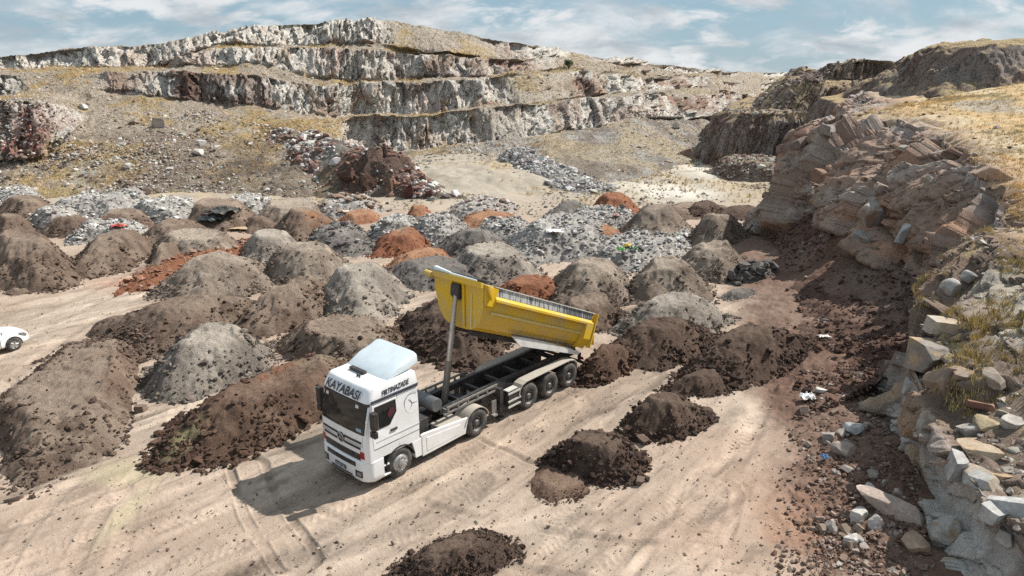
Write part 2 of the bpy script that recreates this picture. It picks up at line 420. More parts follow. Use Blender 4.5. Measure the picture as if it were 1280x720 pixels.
    q = at(205, 352)[:2]; w = np.exp(-(((x-q[0])/3.5)**2 + ((y-q[1])/1.2)**2))
    C = mixc(C, (0.40, 0.20, 0.12), 0.8*w)
    # far floor: pale rock flour and dry grass
    far = sst(60, 78, y + 4*n1)
    g1 = fbm2(x*0.12, y*0.12, 4, 17)
    Cf = np.empty_like(C); Cf[:] = (0.345, 0.305, 0.25)
    Cf = mixc(Cf, (0.36, 0.285, 0.185), .8*sst(-0.2, 0.16, g1 + .4*fbm2(x*.6, y*.6, 3, 18))*0.9)
    Cf = mixc(Cf, (0.30, 0.26, 0.21), sst(-.08, 0.22, fbm2(x*.45, y*.45, 5, 19, .65))*0.8)
    z += far*(.10*fbm2(x*.9, y*.9, 4, 20) + .16*np.maximum(fbm2(x*.35, y*.35, 3, 23), 0))
    for (px, py, a_, b_, w_) in ((845, 240, 5, 5, .9), (905, 213, 7, 9, .9), (800, 232, 7, 4, .5), (930, 198, 5, 10, .7)):
        q = at(px, py)[:2]; Cf = mixc(Cf, (0.55, 0.515, 0.455), w_*np.exp(-(((x-q[0])/a_)**2 + ((y-q[1])/b_)**2)**1.5)*sst(-.35, .05, n2 + .5*g1 + .2))
    C = C*(1-far[..., None]) + Cf*far[..., None]
    G = np.stack([x, y, z], -1)
    me = raw_mesh('ground', G.reshape(-1, 3), grid_faces(*x.shape), C.reshape(-1, 3))
    o = link('ground', me, M_ground); tag(o, kind='structure')
    tag(o, 'pale packed earth of the quarry floor with wheel tracks')
    return o
ground_mesh()

# ================================================================== THE STEPPED QUARRY WALL (left and far side)
WALL = {  # pixel column: (pixel row, distance) of each break line from the toe up to the rim
 -420: [(252,66),(218,72),(130,76),(118,92),(95,94),(91,101),(80,103),(78,104),(70,108)],
 -200: [(250,70),(212,78),(128,80),(117,98),(94,100),(90,108),(89,108.4),(88,109),(71,110)],
 0: [(247,73),(205,82),(127,85),(116,101),(93,103),(89.5,110.5),(89,111),(88,111.5),(71,112.6)],
 60: [(246,74),(200,84),(130,88),(115,103),(93,105),(88,112.5),(87.5,113),(86.5,113.6),(65,114.8)],
 110: [(246,75),(190,84),(137,96),(116,104),(95,106),(87,113.5),(86.5,114),(85.5,114.6),(58.5,116)],
 200: [(244,76),(185,86),(141,97),(125,105),(92,107),(85,114.5),(84,115),(82.5,116),(53,118)],
 270: [(246,76),(190,87),(146,98),(131,105),(92,107),(82,114),(63,116),(60,121),(44,123)],
 330: [(247,75),(193,87),(150,98),(132,106),(97,108),(82,114),(60,117),(58,122),(33,125)],
 400: [(245,76),(178,91),(158,98),(141,108),(103,110),(97,117),(62,119),(58,125),(30,128)],
 450: [(205,92),(188,105),(147,107),(143,113.5),(100,115),(98,120.5),(62,122),(60,127),(28,130)],
 500: [(203,94),(187,107),(146,109),(142,116),(102,118),(98,123),(65,125),(62,129),(30,132)],
 580: [(200,97),(179,110),(140,112),(137,118),(97,121),(93,127),(68,129),(66,133),(42,136)],
 660: [(210,92),(171,113),(130,117),(127,124),(92,127),(89,133),(72,135),(70,139),(56,142)],
 720: [(224,83),(166,118),(124,124),(120,132),(88,136),(86,142),(78,144),(76,148),(68,151)],
 780: [(223,86),(153,125),(118,127.5),(114,139),(92,141.5),(90,150),(83.5,151.5),(82.5,156),(75,157.5)],
 840: [(211,97),(146,140),(116,146),(113,155),(98,160),(96,166),(89,168),(88,172),(81.5,176)],
 900: [(198,114),(146,157),(117,161),(113,174),(101,177),(99,188),(94,190),(93,197),(88,199)],
 940: [(188,125),(142,182),(119,187),(115.5,200),(104,204),(102,218),(97,221),(96,232),(91,235)],
 970: [(176,145),(135,215),(119,230),(116,245),(105,260),(103,275),(98,285),(97,292),(91.5,300)],
 1010: [(166,165),(132,240),(120,260),(117,275),(106,290),(104,305),(99,320),(98,330),(91.5,345)],
 1080: [(160,180),(130,260),(120,280),(117,295),(106,310),(104,325),(99,340),(98,350),(91,365)],
}
def quarry_wall():
    CP = []
    for px, br in WALL.items():
        P = [aty(px, py, Y) for py, Y in br]
        P[0][2] = min(P[0][2], 0.2)
        for k_ in (1, 3, 5, 7):
            e_ = P[k_][:2]/np.linalg.norm(P[k_][:2]); P[k_][:2] -= e_*(1.5 if k_ > 1 or px > 420 else .3)
        toe = P[0].copy(); toe[2] -= 2.5; toe[1] -= 3
        d = np.array([P[-1][0], P[-1][1]]); d = d/np.linalg.norm(d)
        b1 = P[-1] + np.array([d[0]*30, d[1]*30, -0.9]); b2 = P[-1] + np.array([d[0]*900, d[1]*900, -14.0])
        CP.append([toe] + P + [b1, b2])
    CP = np.array(CP); xs = np.array(list(WALL.keys()))
    ni = [max(12, int((b-a)*0.95)) for a, b in zip(xs, xs[1:])]
    nj = [4, 56, 46, 18, 36, 14, 30, 12, 34, 14, 5]
    G, t, j = loft(CP, ni, nj)
    px = np.interp(t, np.arange(len(xs)), xs)[:, None]
    jj = np.broadcast_to(j[None, :], G.shape[:2])
    s = np.cumsum(np.r_[0, np.linalg.norm(np.diff(G[:, 20, :2], axis=0), axis=1)])[:, None]
    S = np.broadcast_to(s, G.shape[:2]); x, y, z = G[..., 0].copy(), G[..., 1].copy(), G[..., 2].copy()
    fr0 = jj-np.floor(jj); isface = (np.floor(jj) % 2 == 0) & (jj > 1.9) & (jj < 9)
    sl = sst(.20, .42, fbm2(S*.055, np.floor((jj+1)/2)*5.3, 3, 160))*(1 - sst(470, 380, px)*sst(6.2, 6.8, jj))
    push = np.where(isface, 1-fr0, sst(.35, 1.0, fr0))*sl*sst(2.6, 3.4, jj)*sst(9, 8.4, jj)*2.9
    dirv = G/np.linalg.norm(G[..., :2], axis=-1, keepdims=True); dirv[..., 2] = 0
    G -= dirv*push[..., None]; x, y = G[..., 0].copy(), G[..., 1].copy()
    near = sst(11.2, 10.0, jj)   # 0 on the plain behind the rim
    N0 = grid_normals(G); N0 *= np.sign(-(N0*G).sum(-1, keepdims=True))   # towards the viewer side
    steep = sst(0.80, 0.45, np.abs(N0[..., 2]))
    # break lines wander: whole slope shifted up and down and in and out along the wall
    w1 = fbm2(S*0.05, jj*0.45, 4, 100); w2 = fbm2(S*0.22, jj*0.7, 3, 110)
    lift = (0.55 + .45*sst(300, 450, px))*(1.15*w1 + 0.6*w2)*sst(0.9, 2.0, jj)*sst(9.35, 8.6, jj)*near
    G[..., 2] += lift + 0.22*fbm2(S*0.25, jj*0, 3, 115)*sst(8.5, 9, jj)*near
    H = N0.copy(); H[..., 2] *= 0.25; H /= np.linalg.norm(H, axis=-1, keepdims=True)
    frf = jj-np.floor(jj)
    face = isface*sst(0, .06, frf)*sst(1.0, .97, frf)*sst(.97, .86, np.abs(N0[..., 2]))*(1-.9*sl)
    face = face*np.where(jj < 3, np.clip(sst(.62, .30, px/150 + .5*fbm2(S*.2, jj*1.5, 3, 161)) + sst(415, 440, px), 0, 1), 1)
    zz = G[..., 2]
    butt = fbm2(S*0.10, zz*0.05, 3, 120)
    r1, k1_, cid = facets(S*0.34 + 0.5*fbm2(S*.5, zz*.4, 3, 121) + zz*.05, zz*0.17 + cidless(S), 122)
    r2, k2_, cid2 = facets(S*0.95 + 0.35*fbm2(S*.9, zz*.5, 2, 123) - zz*.12, zz*0.50, 124)
    r3, k3_, cid3 = facets(S*2.1 + .3*zz, zz*1.3, 126)
    d = face*(2.3*butt + 1.15*r1 + 0.62*r2 + 0.26*r3 - .35*sst(.08, 0, k1_) + 0.35*fbm3(x*.8, y*.8, zz*.5, 3, 125))
    G += H*d[..., None]
    soft = (1-face)*near
    G[..., 2] += soft*(0.35*fbm2(x*.35, y*.35, 4, 130) + 0.12*np.maximum(fbm2(x*1.6, y*1.6, 2, 131), 0)*2)
    # colours
    n1 = fbm2(S*0.035, zz*0.06, 4, 140); n2 = fbm3(x*.22, y*.22, zz*.3, 4, 141); n3 = fbm2(S*0.65, zz*0.26, 4, 142); n4 = fbm3(x*.07, y*.07, zz*.12, 3, 143)
    C = np.empty(G.shape); C[:] = (0.66, 0.61, 0.55)
    C = mixc(C, (0.76, 0.71, 0.63), 0.9*sst(-.05, 0.30, n1 + 0.4*n2))
    C = mixc(C, (0.52, 0.46, 0.41), 0.75*sst(0.12, 0.42, n2 + 0.35*n3))
    red = sst(0.10, 0.36, n4 + 0.30*n2)
    C = mixc(C, (0.36, 0.205, 0.15), 0.85*red*face)
    C = mixc(C, (0.60, 0.45, 0.38), 0.65*sst(.05, .3, fbm2(S*.09, zz*.2, 4, 144))*face)
    C = mixc(C, (0.40, 0.28, 0.19), 0.6*sst(0.1, 0.4, n3)*face)
    C = mixc(C, (0.72, 0.67, 0.60), 0.6*sst(0.1, 0.4, -n3)*face)
    dk = sst(0.70, 0.85, cid)*sst(-0.05, 0.2, n2)
    C = mixc(C, (0.26, 0.185, 0.15), 0.8*dk*face)
    whitish = sst(8.0, 8.25, jj)*face
    C = mixc(C, (0.78, 0.73, 0.65), 0.75*whitish*sst(-.35, .1, n2+.2))
    # dark red mass of rock on the second step left of the middle, reddish white face far left
    dm = sst(205, 235, px)*(1-sst(335, 352, px))*sst(3.9, 4.1, jj)*(1-sst(5.0, 5.1, jj))
    C = mixc(C, (0.165, 0.10, 0.08), 0.8*dm*sst(-.3, .2, n2+.15))
    dl = (1-sst(45, 75, px))*sst(1.9, 2.2, jj)*(1-sst(3.0, 3.1, jj))
    C = mixc(C, (0.55, 0.42, 0.37), 0.8*dl); C = mixc(C, (0.33, 0.14, 0.11), dl*sst(0.1, .35, n3+.4*n2)*.8)
    # soft ground: tan earth and dry grass on ledges, grey scree
    Cs = np.empty(G.shape); Cs[:] = (0.41, 0.345, 0.275)
    fr = jj-np.floor(jj); odd = (np.floor(jj) % 2 == 1)*sst(.0, .22, fr)*sst(1.0, .8, fr) + (jj < 3)
    g = fbm2(x*.16, y*.16 + zz*.1, 4, 150) - .22*(1-np.clip(odd, 0, 1)); g5 = fbm2(x*.9, y*.9, 3, 151)
    Cs = mixc(Cs, (0.43, 0.32, 0.165), 0.9*sst(-0.16, 0.20, g + 0.35*g5)*sst(800, 640, px))
    Cs = mixc(Cs, (0.42, 0.36, 0.24), 0.6*sst(0.0, 0.3, g)*sst(640, 800, px))
    Cs = mixc(Cs, (0.25, 0.205, 0.165), 0.75*sst(0.02, 0.30, -g + 0.5*g5)*sst(2.6, 2.2, jj))
    Cs = mixc(Cs, (0.40, 0.38, 0.355), 0.85*sst(-.05, 0.25, n2 + .3*g5)*sst(430, 520, px)*sst(2.2, 1.9, jj))
    Cs = mixc(Cs, (0.275, 0.22, 0.17), 0.75*sst(90, 180, px)*sst(450, 420, px)*sst(2.6, 2.2, jj)*sst(-.35, .1, n2+.25*g5))
    Cs = mixc(Cs, (0.16, 0.13, 0.11), 0.85*sst(-.12, .2, fbm2(x*.22, y*.22, 5, 152))*sst(200, 330, px)*sst(430, 400, px)*sst(2.5, 2.0, jj))
    Cs = mixc(Cs, (0.21, 0.175, 0.15), 0.75*sst(.02, .30, fbm2(x*.28, y*.18, 5, 153, .6))*sst(560, 660, px)*sst(2.3, 2.0, jj))
    Cs = mixc(Cs, (0.45, 0.375, 0.265), 0.7*sst(.0, .25, fbm2(x*.15+7, y*.10, 4, 154))*sst(560, 660, px)*sst(2.3, 2.0, jj))
    Cs = mixc(Cs, (0.52, 0.50, 0.44), 0.8*np.exp(-((px-115)/22.0)**2)*np.exp(-((jj-1.55)/.35)**2))
    C = C*face[..., None] + Cs*(1-face)[..., None]
    # dry dark scrub line on the rim
    rim = np.exp(-((jj-9.12)/.14)**2)
    C = mixc(C, (0.16, 0.125, 0.075), 0.75*rim*sst(-.3, .2, n2))
    me = raw_mesh('quarry_wall', G.reshape(-1, 3), grid_faces(*G.shape[:2])[:, ::1], C.reshape(-1, 3))
    o = link('hills', me, M_rock); tag(o, 'stepped pale rock terraces around the far side of the quarry', kind='structure')
    return G, px, jj, face
def cidless(S): return 0.3*fbm2(S*0.13, S*0, 2, 119)
WG, WPX, WJ, WFACE = quarry_wall()
def on_grid(G, px, py, tol=7.0):
    """nearest surface point of a built terrain sheet under a photograph pixel"""
    qx, qy, fw = project(G.reshape(-1, 3))
    d = np.hypot(qx-px, qy-py) + np.where(fw < 1, 1e9, 0)
    m = np.where(d < tol)[0]
    if not len(m): return G.reshape(-1, 3)[np.argmin(d)].copy()
    return G.reshape(-1, 3)[m[np.argmin(fw[m])]].copy()
WALL_FLAT = WG.reshape(-1, 3)

def scatter_stuff(name, label, P, S, C, r, mat=M_stone, templ=TINY, flat=0.75):
    V, Fc, CC = rock_cloud(P, S, C, r, templ, flat)
    o = link(name, raw_mesh(name, V, Fc, CC, smooth=False), mat); tag(o, label, kind='stuff'); return o
def stone_cols(n, r, base, var=0.25, alt=None, palt=0.0):
    C = np.array(base)[None]*(1 + r.uniform(-var, var, (n, 1))) * (1 + r.uniform(-.05, .05, (n, 3)))
    if alt is not None:
        m = r.random(n) < palt; C[m] = np.array(alt)*(1 + r.uniform(-var, var, (m.sum(), 1)))
    return C
# scree on the left slope and below the steps
m = np.where(((WJ > 1.0) & (WJ < 3.2) & (WPX > -60) & (WPX < 445)).ravel())[0]
r = np.random.default_rng(21)
dens = fbm2(WALL_FLAT[m, 0]*.12, WALL_FLAT[m, 1]*.12, 3, 170)
pk = r.choice(m, 7500, p=np.exp(3.4*dens)/np.exp(3.4*dens).sum())
P = WALL_FLAT[pk] + r.normal(0, .12, (len(pk), 3))*np.array([1, 1, 0])
scatter_stuff('slope_rubble', 'white and brown stones scattered over the grassy slope', P, r.lognormal(-1.95, .5, len(pk)).clip(.07, .55),
              stone_cols(len(pk), r, (0.42, 0.39, 0.355), .3, (0.17, 0.13, 0.105), .5), r)
m = np.where(((WJ > 1.0) & (WJ < 2.3) & (WPX > 560) & (WPX < 985)).ravel())[0]
dens = fbm2(WALL_FLAT[m, 0]*.10, WALL_FLAT[m, 1]*.06, 3, 175)
pk = r.choice(m, 4200, p=np.exp(4.5*dens)/np.exp(4.5*dens).sum())
P = WALL_FLAT[pk]
scatter_stuff('scree', 'grey and tan broken stones on the slopes below the far steps', P, r.lognormal(-1.95, .5, len(pk)).clip(.08, .7),
              stone_cols(len(pk), r, (0.40, 0.375, 0.345), .3, (0.24, 0.19, 0.155), .35), r)
m = np.where(((WJ > 3.0) & (WJ < 8.05) & (WFACE < .35) & (WPX > -60) & (WPX < 960)).ravel())[0]
pk = r.choice(m, 1500); P = WALL_FLAT[pk]
scatter_stuff('ledge_rubble', 'fallen blocks lying on the rock ledges', P, r.lognormal(-1.85, .5, len(pk)).clip(.1, .7),
              stone_cols(len(pk), r, (0.42, 0.38, 0.34), .3, (0.22, 0.15, 0.12), .4), r)

# ================================================================== heightfield hillocks of terrain
def mound_field(name, label, x0, x1, y0, y1, nx, ny, hf, cf, mat, kind='structure', disp=None):
    X, Y = np.meshgrid(np.linspace(x0, x1, nx), np.linspace(y0, y1, ny), indexing='ij')
    Z = hf(X, Y); G = np.stack([X, Y, Z], -1)
    if disp is not None: G = disp(G)
    C = cf(G, grid_normals(G))
    keep = None
    me = raw_mesh(name, G.reshape(-1, 3), grid_faces(nx, ny), C.reshape(-1, 3))
    o = link(name, me, mat); tag(o, label, kind=kind); return G
# spur of spoil that runs down from the left slope and ends in red rock
SPUR = np.array([(aty(330, 158, 97)), (aty(390, 166, 90)), (aty(440, 184, 84)), (aty(482, 203, 79.5)), (aty(525, 222, 76)), (aty(560, 243, 74))])
def spur_h(X, Y):
    P = [tuple(q[:2]) for q in SPUR]
    d, arc, sd = seg_dist(X, Y, P)
    L = np.r_[0, np.cumsum(np.hypot(*np.diff(SPUR[:, :2], axis=0).T))]
    hz = np.interp(arc, L, SPUR[:, 2])
    d = d + 1.2*fbm2(X*.25, Y*.25, 3, 201)
    slope = 0.50 + 0.22*fbm2(X*.1, Y*.1, 2, 203)
    h = hz - np.maximum(d-.5, 0)*slope + 0.35*fbm2(X*.6, Y*.6, 4, 202)
    # broken red rock face at the end
    e = np.hypot((X-SPUR[3, 0]+1)/5.5, (Y-SPUR[3, 1])/4.0)
    f1, f2, cid = worley2(X*.55, Y*.55, 205)
    h = h + (1-sst(.5, 1.1, e))*(1.3*cid + .3)
    return np.maximum(h, -0.7)
def spur_c(G, N):
    X, Y, Z = G[..., 0], G[..., 1], G[..., 2]
    n = fbm3(X*.3, Y*.3, Z*.3, 4, 206); C = np.empty(G.shape); C[:] = (0.19, 0.152, 0.125)
    C = mixc(C, (0.34, 0.31, 0.28), .7*sst(.10, .35, n)); C = mixc(C, (.33, .26, .16), .5*sst(.1, .35, fbm2(X*.15, Y*.15, 3, 207)))
    e = np.hypot((X-SPUR[3, 0])/7.5, (Y-SPUR[3, 1])/6)
    C = mixc(C, (0.165, 0.11, 0.088), .85*(1-sst(.55, 1.0, e + .3*n)))
    return C
SG = mound_field('rock_spur', 'dark spur of spoil and red rock running down onto the pit floor', -40, -2, 66, 104, 300, 300, spur_h, spur_c, M_rock)
Sf = SG.reshape(-1, 3); m = np.where(Sf[:, 2] > .3)[0]
dens = fbm2(Sf[m, 0]*.2, Sf[m, 1]*.2, 3, 208); pk = r.choice(m, 2600, p=np.exp(3*dens)/np.exp(3*dens).sum())
cc = stone_cols(len(pk), r, (0.46, 0.44, 0.42), .3, (0.20, 0.12, 0.10), .5)
e = np.hypot(Sf[pk, 0]-SPUR[3, 0], Sf[pk, 1]-SPUR[3, 1]); mm = (e < 5.5) & (r.random(len(pk)) < .7); cc[mm] = np.array((.19, .105, .08))*r.uniform(.7, 1.4, (mm.sum(), 1))
scatter_stuff('spur_rubble', 'grey white and red blocks strewn over the dark spur', Sf[pk], r.lognormal(-1.5, .55, len(pk)).clip(.1, .9), cc, r)
# grey stone slide right of the pale terrace
def slide_h(X, Y):
    a = aty(650, 196, 97); b = aty(735, 232, 80)
    d, arc, sd = seg_dist(X, Y, [tuple(a[:2]), tuple(b[:2])])
    L = math.hypot(*(a-b)[:2])
    return np.maximum(2.4*(1-arc/L)*(1-sst(0, 7, d)) + 1.0*(1-sst(1, 6, d)) - .6 + .35*fbm2(X*.5, Y*.5, 3, 221), -.8)
def slide_c(G, N):
    C = np.empty(G.shape); C[:] = (.34, .32, .30); n = fbm2(G[..., 0]*.3, G[..., 1]*.3, 3, 222)
    return mixc(C, (.40, .34, .24), sst(0, .3, n))
LG = mound_field('stone_slide', 'grey slide of broken stone beside the pale terrace', -8, 20, 72, 106, 170, 170, slide_h, slide_c, M_rock)
Lf = LG.reshape(-1, 3); m = np.where(Lf[:, 2] > .15)[0]; pk = r.choice(m, 2600)
scatter_stuff('slide_rubble', 'grey broken stone heaped beside the pale terrace', Lf[pk], r.lognormal(-1.55, .5, len(pk)).clip(.1, .8),
              stone_cols(len(pk), r, (.40, .385, .37), .35, (.18, .16, .15), .3), r)
# rubble along the front of the spur and the left toe on the floor
# ================================================================== THE RIGHT ROCK FACE
RS = [  # foot, lip, middle, upper edge, plateau, far   (x, y, z)
 [(9.0, 5, -.1), (9.6, 5, 1.9), (12, 5.5, 3.0), (17, 7, 5.0), (32, 10, 7), (200, -30, 9)],
 [(10.6, 12, 0), (11.1, 12, 2.4), (13.2, 12.8, 3.1), (18, 14.5, 5.3), (33, 18, 7.2), (220, 0, 10)],
 [(11.6, 16.3, 0), (12.1, 16.6, 2.5), (13.8, 17.2, 3.3), (18.5, 20, 5.5), (34, 24, 7.5), (240, 20, 11)],
 [(12.8, 20.5, .1), (13.1, 20.6, 2.6), (15, 21, 3.7), (19.5, 24, 5.7), (35, 28, 7.8), (260, 35, 12)],
 [(13.7, 23.6, .3), (14.0, 23.6, 2.9), (16.2, 24.6, 3.9), (20.3, 27.4, 5.8), (36, 31, 8.2), (280, 45, 13)],
 [(15.4, 26.8, .6), (16.6, 27.2, 2.8), (18.6, 28.9, 4.2), (21.6, 30.6, 5.9), (37, 34, 8.6), (300, 55, 14)],
 [(18.4, 28.9, 1.0), (18.9, 29.3, 3.3), (20.2, 30.6, 4.9), (22.7, 32, 6.6), (37.5, 36, 8.9), (320, 65, 14)],
 [(20.2, 32.5, 1.6), (20.9, 33, 3.9), (22.2, 34, 5.9), (24.0, 35.2, 7.6), (38, 39, 9.3), (340, 80, 15)],
 [(21.0, 38, 2.4), (22.0, 38.4, 4.6), (23.8, 39, 6.7), (25.4, 39.4, 8.3), (40, 42, 10), (350, 95, 15)],
 [(21.3, 44, 3.0), (22.8, 44.3, 5.2), (25.0, 44.8, 7.3), (27.2, 45.2, 8.8), (43, 47, 10.7), (360, 110, 16)],
 [(21.2, 50.6, 2.4), (22.3, 51.2, 4.9), (24.6, 52, 7.4), (28.6, 53, 9.1), (46, 54, 12), (370, 125, 16)],
 [(20.2, 55.5, .3), (21.4, 56.4, 3.4), (22.9, 57.4, 7.5), (27, 59, 9.2), (48, 60, 12.5), (380, 140, 17)],
 [(21.8, 61, .1), (23.0, 60.6, 3.6), (25.0, 60.2, 7.7), (30, 61.5, 9.5), (50, 63, 12.8), (390, 150, 17)],
 [(31.5, 65, 0), (32, 65.2, 5.0), (32.8, 65.4, 8.0), (35.5, 67.5, 9.7), (54, 70, 12.6), (400, 160, 17)],
 [(34, 75, 0), (34.5, 75, 5.0), (35.3, 75, 8.0), (38, 76, 9.9), (56, 80, 13), (410, 170, 17)],
 [(41, 91, 0), (41.5, 91, 5.5), (42.5, 91, 8.8), (45.5, 91.5, 10.6), (60, 95, 13), (420, 180, 17)],
 [(72, 106, 0), (72.5, 105, 6), (73, 104.5, 10), (75, 104, 12.0), (90, 104, 13.0), (430, 190, 17)],
]
def right_cliff():
    CP = np.array([[(s[0][0]-.4, s[0][1], s[0][2]-1.6)] + s for s in RS], float)
    ni = [90, 110, 130, 120, 100, 110, 120, 110, 110, 110, 110, 90, 80, 60, 60, 50]
    nj = [14, 70, 60, 76, 150, 40]
    G, t, j = loft(CP, ni, nj)
    s = np.cumsum(np.r_[0, np.linalg.norm(np.diff(G[:, 90, :], axis=0), axis=1)])[:, None]
    S = np.broadcast_to(s, G.shape[:2]); jj = np.broadcast_to(j[None], G.shape[:2]); tt = np.broadcast_to(t[:, None], G.shape[:2])
    N0 = grid_normals(G); k = np.sign(N0[..., 2:3]); k[k == 0] = 1; N0 = N0*k
    x, y, z = G[..., 0].copy(), G[..., 1].copy(), G[..., 2].copy()
    H = N0.copy(); H[..., 2] *= .45; H /= np.maximum(np.linalg.norm(H, axis=-1, keepdims=True), 1e-6)
    nearw = sst(5.2, 4.2, tt)                       # the near bank of slabs and debris
    facew = sst(.6, 1.0, jj)*sst(4.12, 3.92, jj)
    upper = sst(1.95, 2.25, jj)*nearw               # bank above the lip: looser
    big = fbm2(S*.16, jj*.6, 3, 301)
    wx = .35*fbm2(S*.9, z*.9, 2, 302)
    acr = S*.45 + z*.89; alo = S*.89 - z*.45
    r1, k1_, cid = facets(acr*.33 + 1.4*wx, alo*.21 + .8*wx, 303)
    rn, kn_, cidn = facets(acr*.62 + 1.2*wx, alo*.42 + .8*wx, 314); nw_ = np.broadcast_to(nearw, r1.shape); r1 = r1*(1-nw_) + rn*nw_*.62; k1_ = k1_*(1-nw_) + kn_*nw_; cid = np.where(nw_ > .5, cidn, cid)
    r2, k2_, cid2 = facets(acr*1.05 + 1.2*wx + .2*z, alo*.75 - wx, 304)
    r3, k3_, cid3 = facets(S*2.6 + wx + z*.6, z*2.2, 305)
    tilt = ((S*.55+z*.22) % 1.0)
    rib = facets(S*.125, S*.0+z*.03, 309)[0]*sst(4.6, 5.6, tt)*sst(12, 11, tt)
    smooth_ = nearw*sst(2.3, 1.9, jj); q1, qk_, qid = facets(acr*.60 + wx, alo*.50, 313)
    d = facew*(1.15*big + 1.9*rib + (1.0-.45*upper)*((1.1+.2*nearw)*r1 - .22*sst(.05, 0, k1_)) + .30*r2*(1-.5*smooth_) - .14*sst(.05, 0, k2_) + .30*q1*smooth_
               + .11*r3*(1-.7*smooth_) + .22*(1-.7*smooth_)*fbm3(x*.9, y*.9, z*.9, 4, 306))
    d = np.where(nearw > .01, d*(1-nearw) + nearw*np.clip(d, -.42, .75), d)
    farx = sst(4.5, 5.5, tt)*sst(12.5, 11.5, tt)
    d = d + farx*facew*(1.0*fbm2(S*.30+z*.1, z*.12, 3, 307) + .8*(np.abs(fbm2(S*.22 + z*.25, z*.05, 2, 308))-.25))
    G += H*d[..., None]
    topw = sst(3.9, 4.3, jj)
    G[..., 2] += topw*(.28*fbm2(x*.22, y*.22, 4, 310) + .07*fbm2(x*1.4, y*1.4, 3, 311)) + .35*fbm2(S*.5, S*0, 3, 312)*np.exp(-((jj-4)/.25)**2)
    N1 = grid_normals(G); up = np.abs(N1[..., 2])
    n1 = fbm3(x*.16, y*.16, z*.2, 4, 320); n2 = fbm3(x*.55, y*.55, z*.55, 4, 321); n3 = fbm2((S*.45+z*.89)*.55, (S*.89-z*.45)*.16, 5, 322)
    C = np.empty(G.shape); C[:] = (0.315, 0.228, 0.18)
    C = mixc(C, (0.235, 0.155, 0.12), .85*sst(-.05, .28, n1))
    C = mixc(C, (0.44, 0.265, 0.18), .7*sst(.10, .35, n2)*sst(4.5, 6, tt))
    C = mixc(C, (0.43, 0.385, 0.345), .62*sst(.12, .38, n3 + .15*(cid-.5)))
    # pale split rock on the near lower face
    pal = nearw*sst(2.4, 1.5, jj)
    Cn = np.empty(G.shape); Cn[:] = (0.43, 0.405, 0.37)
    Cn = mixc(Cn, (0.42, 0.28, 0.165), .8*sst(.62, .66, qid)); Cn = mixc(Cn, (0.22, 0.19, 0.165), .8*sst(.05, .3, n2)); Cn = mixc(Cn, (0.54, 0.52, 0.485), .7*sst(.1, .35, -n2))
    C = C*(1-pal[..., None]) + Cn*pal[..., None]
    # bank above it: brown debris, with dry grass near its top
    Cd = np.empty(G.shape); Cd[:] = (0.30, 0.24, 0.19); Cd = mixc(Cd, (0.43, 0.385, 0.325), .8*sst(.02, .3, n2)); Cd = mixc(Cd, (0.16, 0.115, 0.09), .8*sst(.1, .35, n1))
    gb = sst(-.02, .22, fbm2(S*.35, jj*2.2, 3, 323))*sst(2.4, 3.0, jj)
    Cd = mixc(Cd, (0.40, 0.32, 0.16), .75*gb*sst(.3, .75, up))
    C = C*(1-upper[..., None]) + Cd*upper[..., None]
    # grey wash below the edge of the plateau
    ew = np.exp(-((jj-3.75)/.28)**2)*sst(4.6, 5.6, tt)
    C = mixc(C, (0.42, 0.385, 0.36), .75*ew*sst(-.3, .2, n2))
    # plateau: dry grass with bare and stony patches
    Cg = np.empty(G.shape); Cg[:] = (0.52, 0.375, 0.205)
    ga = fbm2(x*.14, y*.14, 4, 330); gc = fbm2(x*.7, y*.7, 4, 331)
    Cg = mixc(Cg, (0.56, 0.48, 0.33), .85*sst(.0, .3, ga+.3*gc)); Cg = mixc(Cg, (0.38, 0.28, 0.14), .8*sst(.1, .4, gc - .4*ga))
    Cg = mixc(Cg, (0.17, 0.14, 0.08), .8*sst(.25, .42, gc))
    Cg = mixc(Cg, (0.36, 0.33, 0.29), .8*sst(.22, .4, fbm2(x*.09+3, y*.09, 3, 332)))
    C = C*(1-topw[..., None]) + Cg*topw[..., None]
    me = raw_mesh('cliff', G.reshape(-1, 3), grid_faces(*G.shape[:2])[:, ::-1], C.reshape(-1, 3))
    o = link('cliff', me, M_near); tag(o, 'brown and grey rock face on the right under a plateau of dry grass', kind='structure')
    return G, tt, jj
RG, RT, RJ = right_cliff()
RF = RG.reshape(-1, 3)

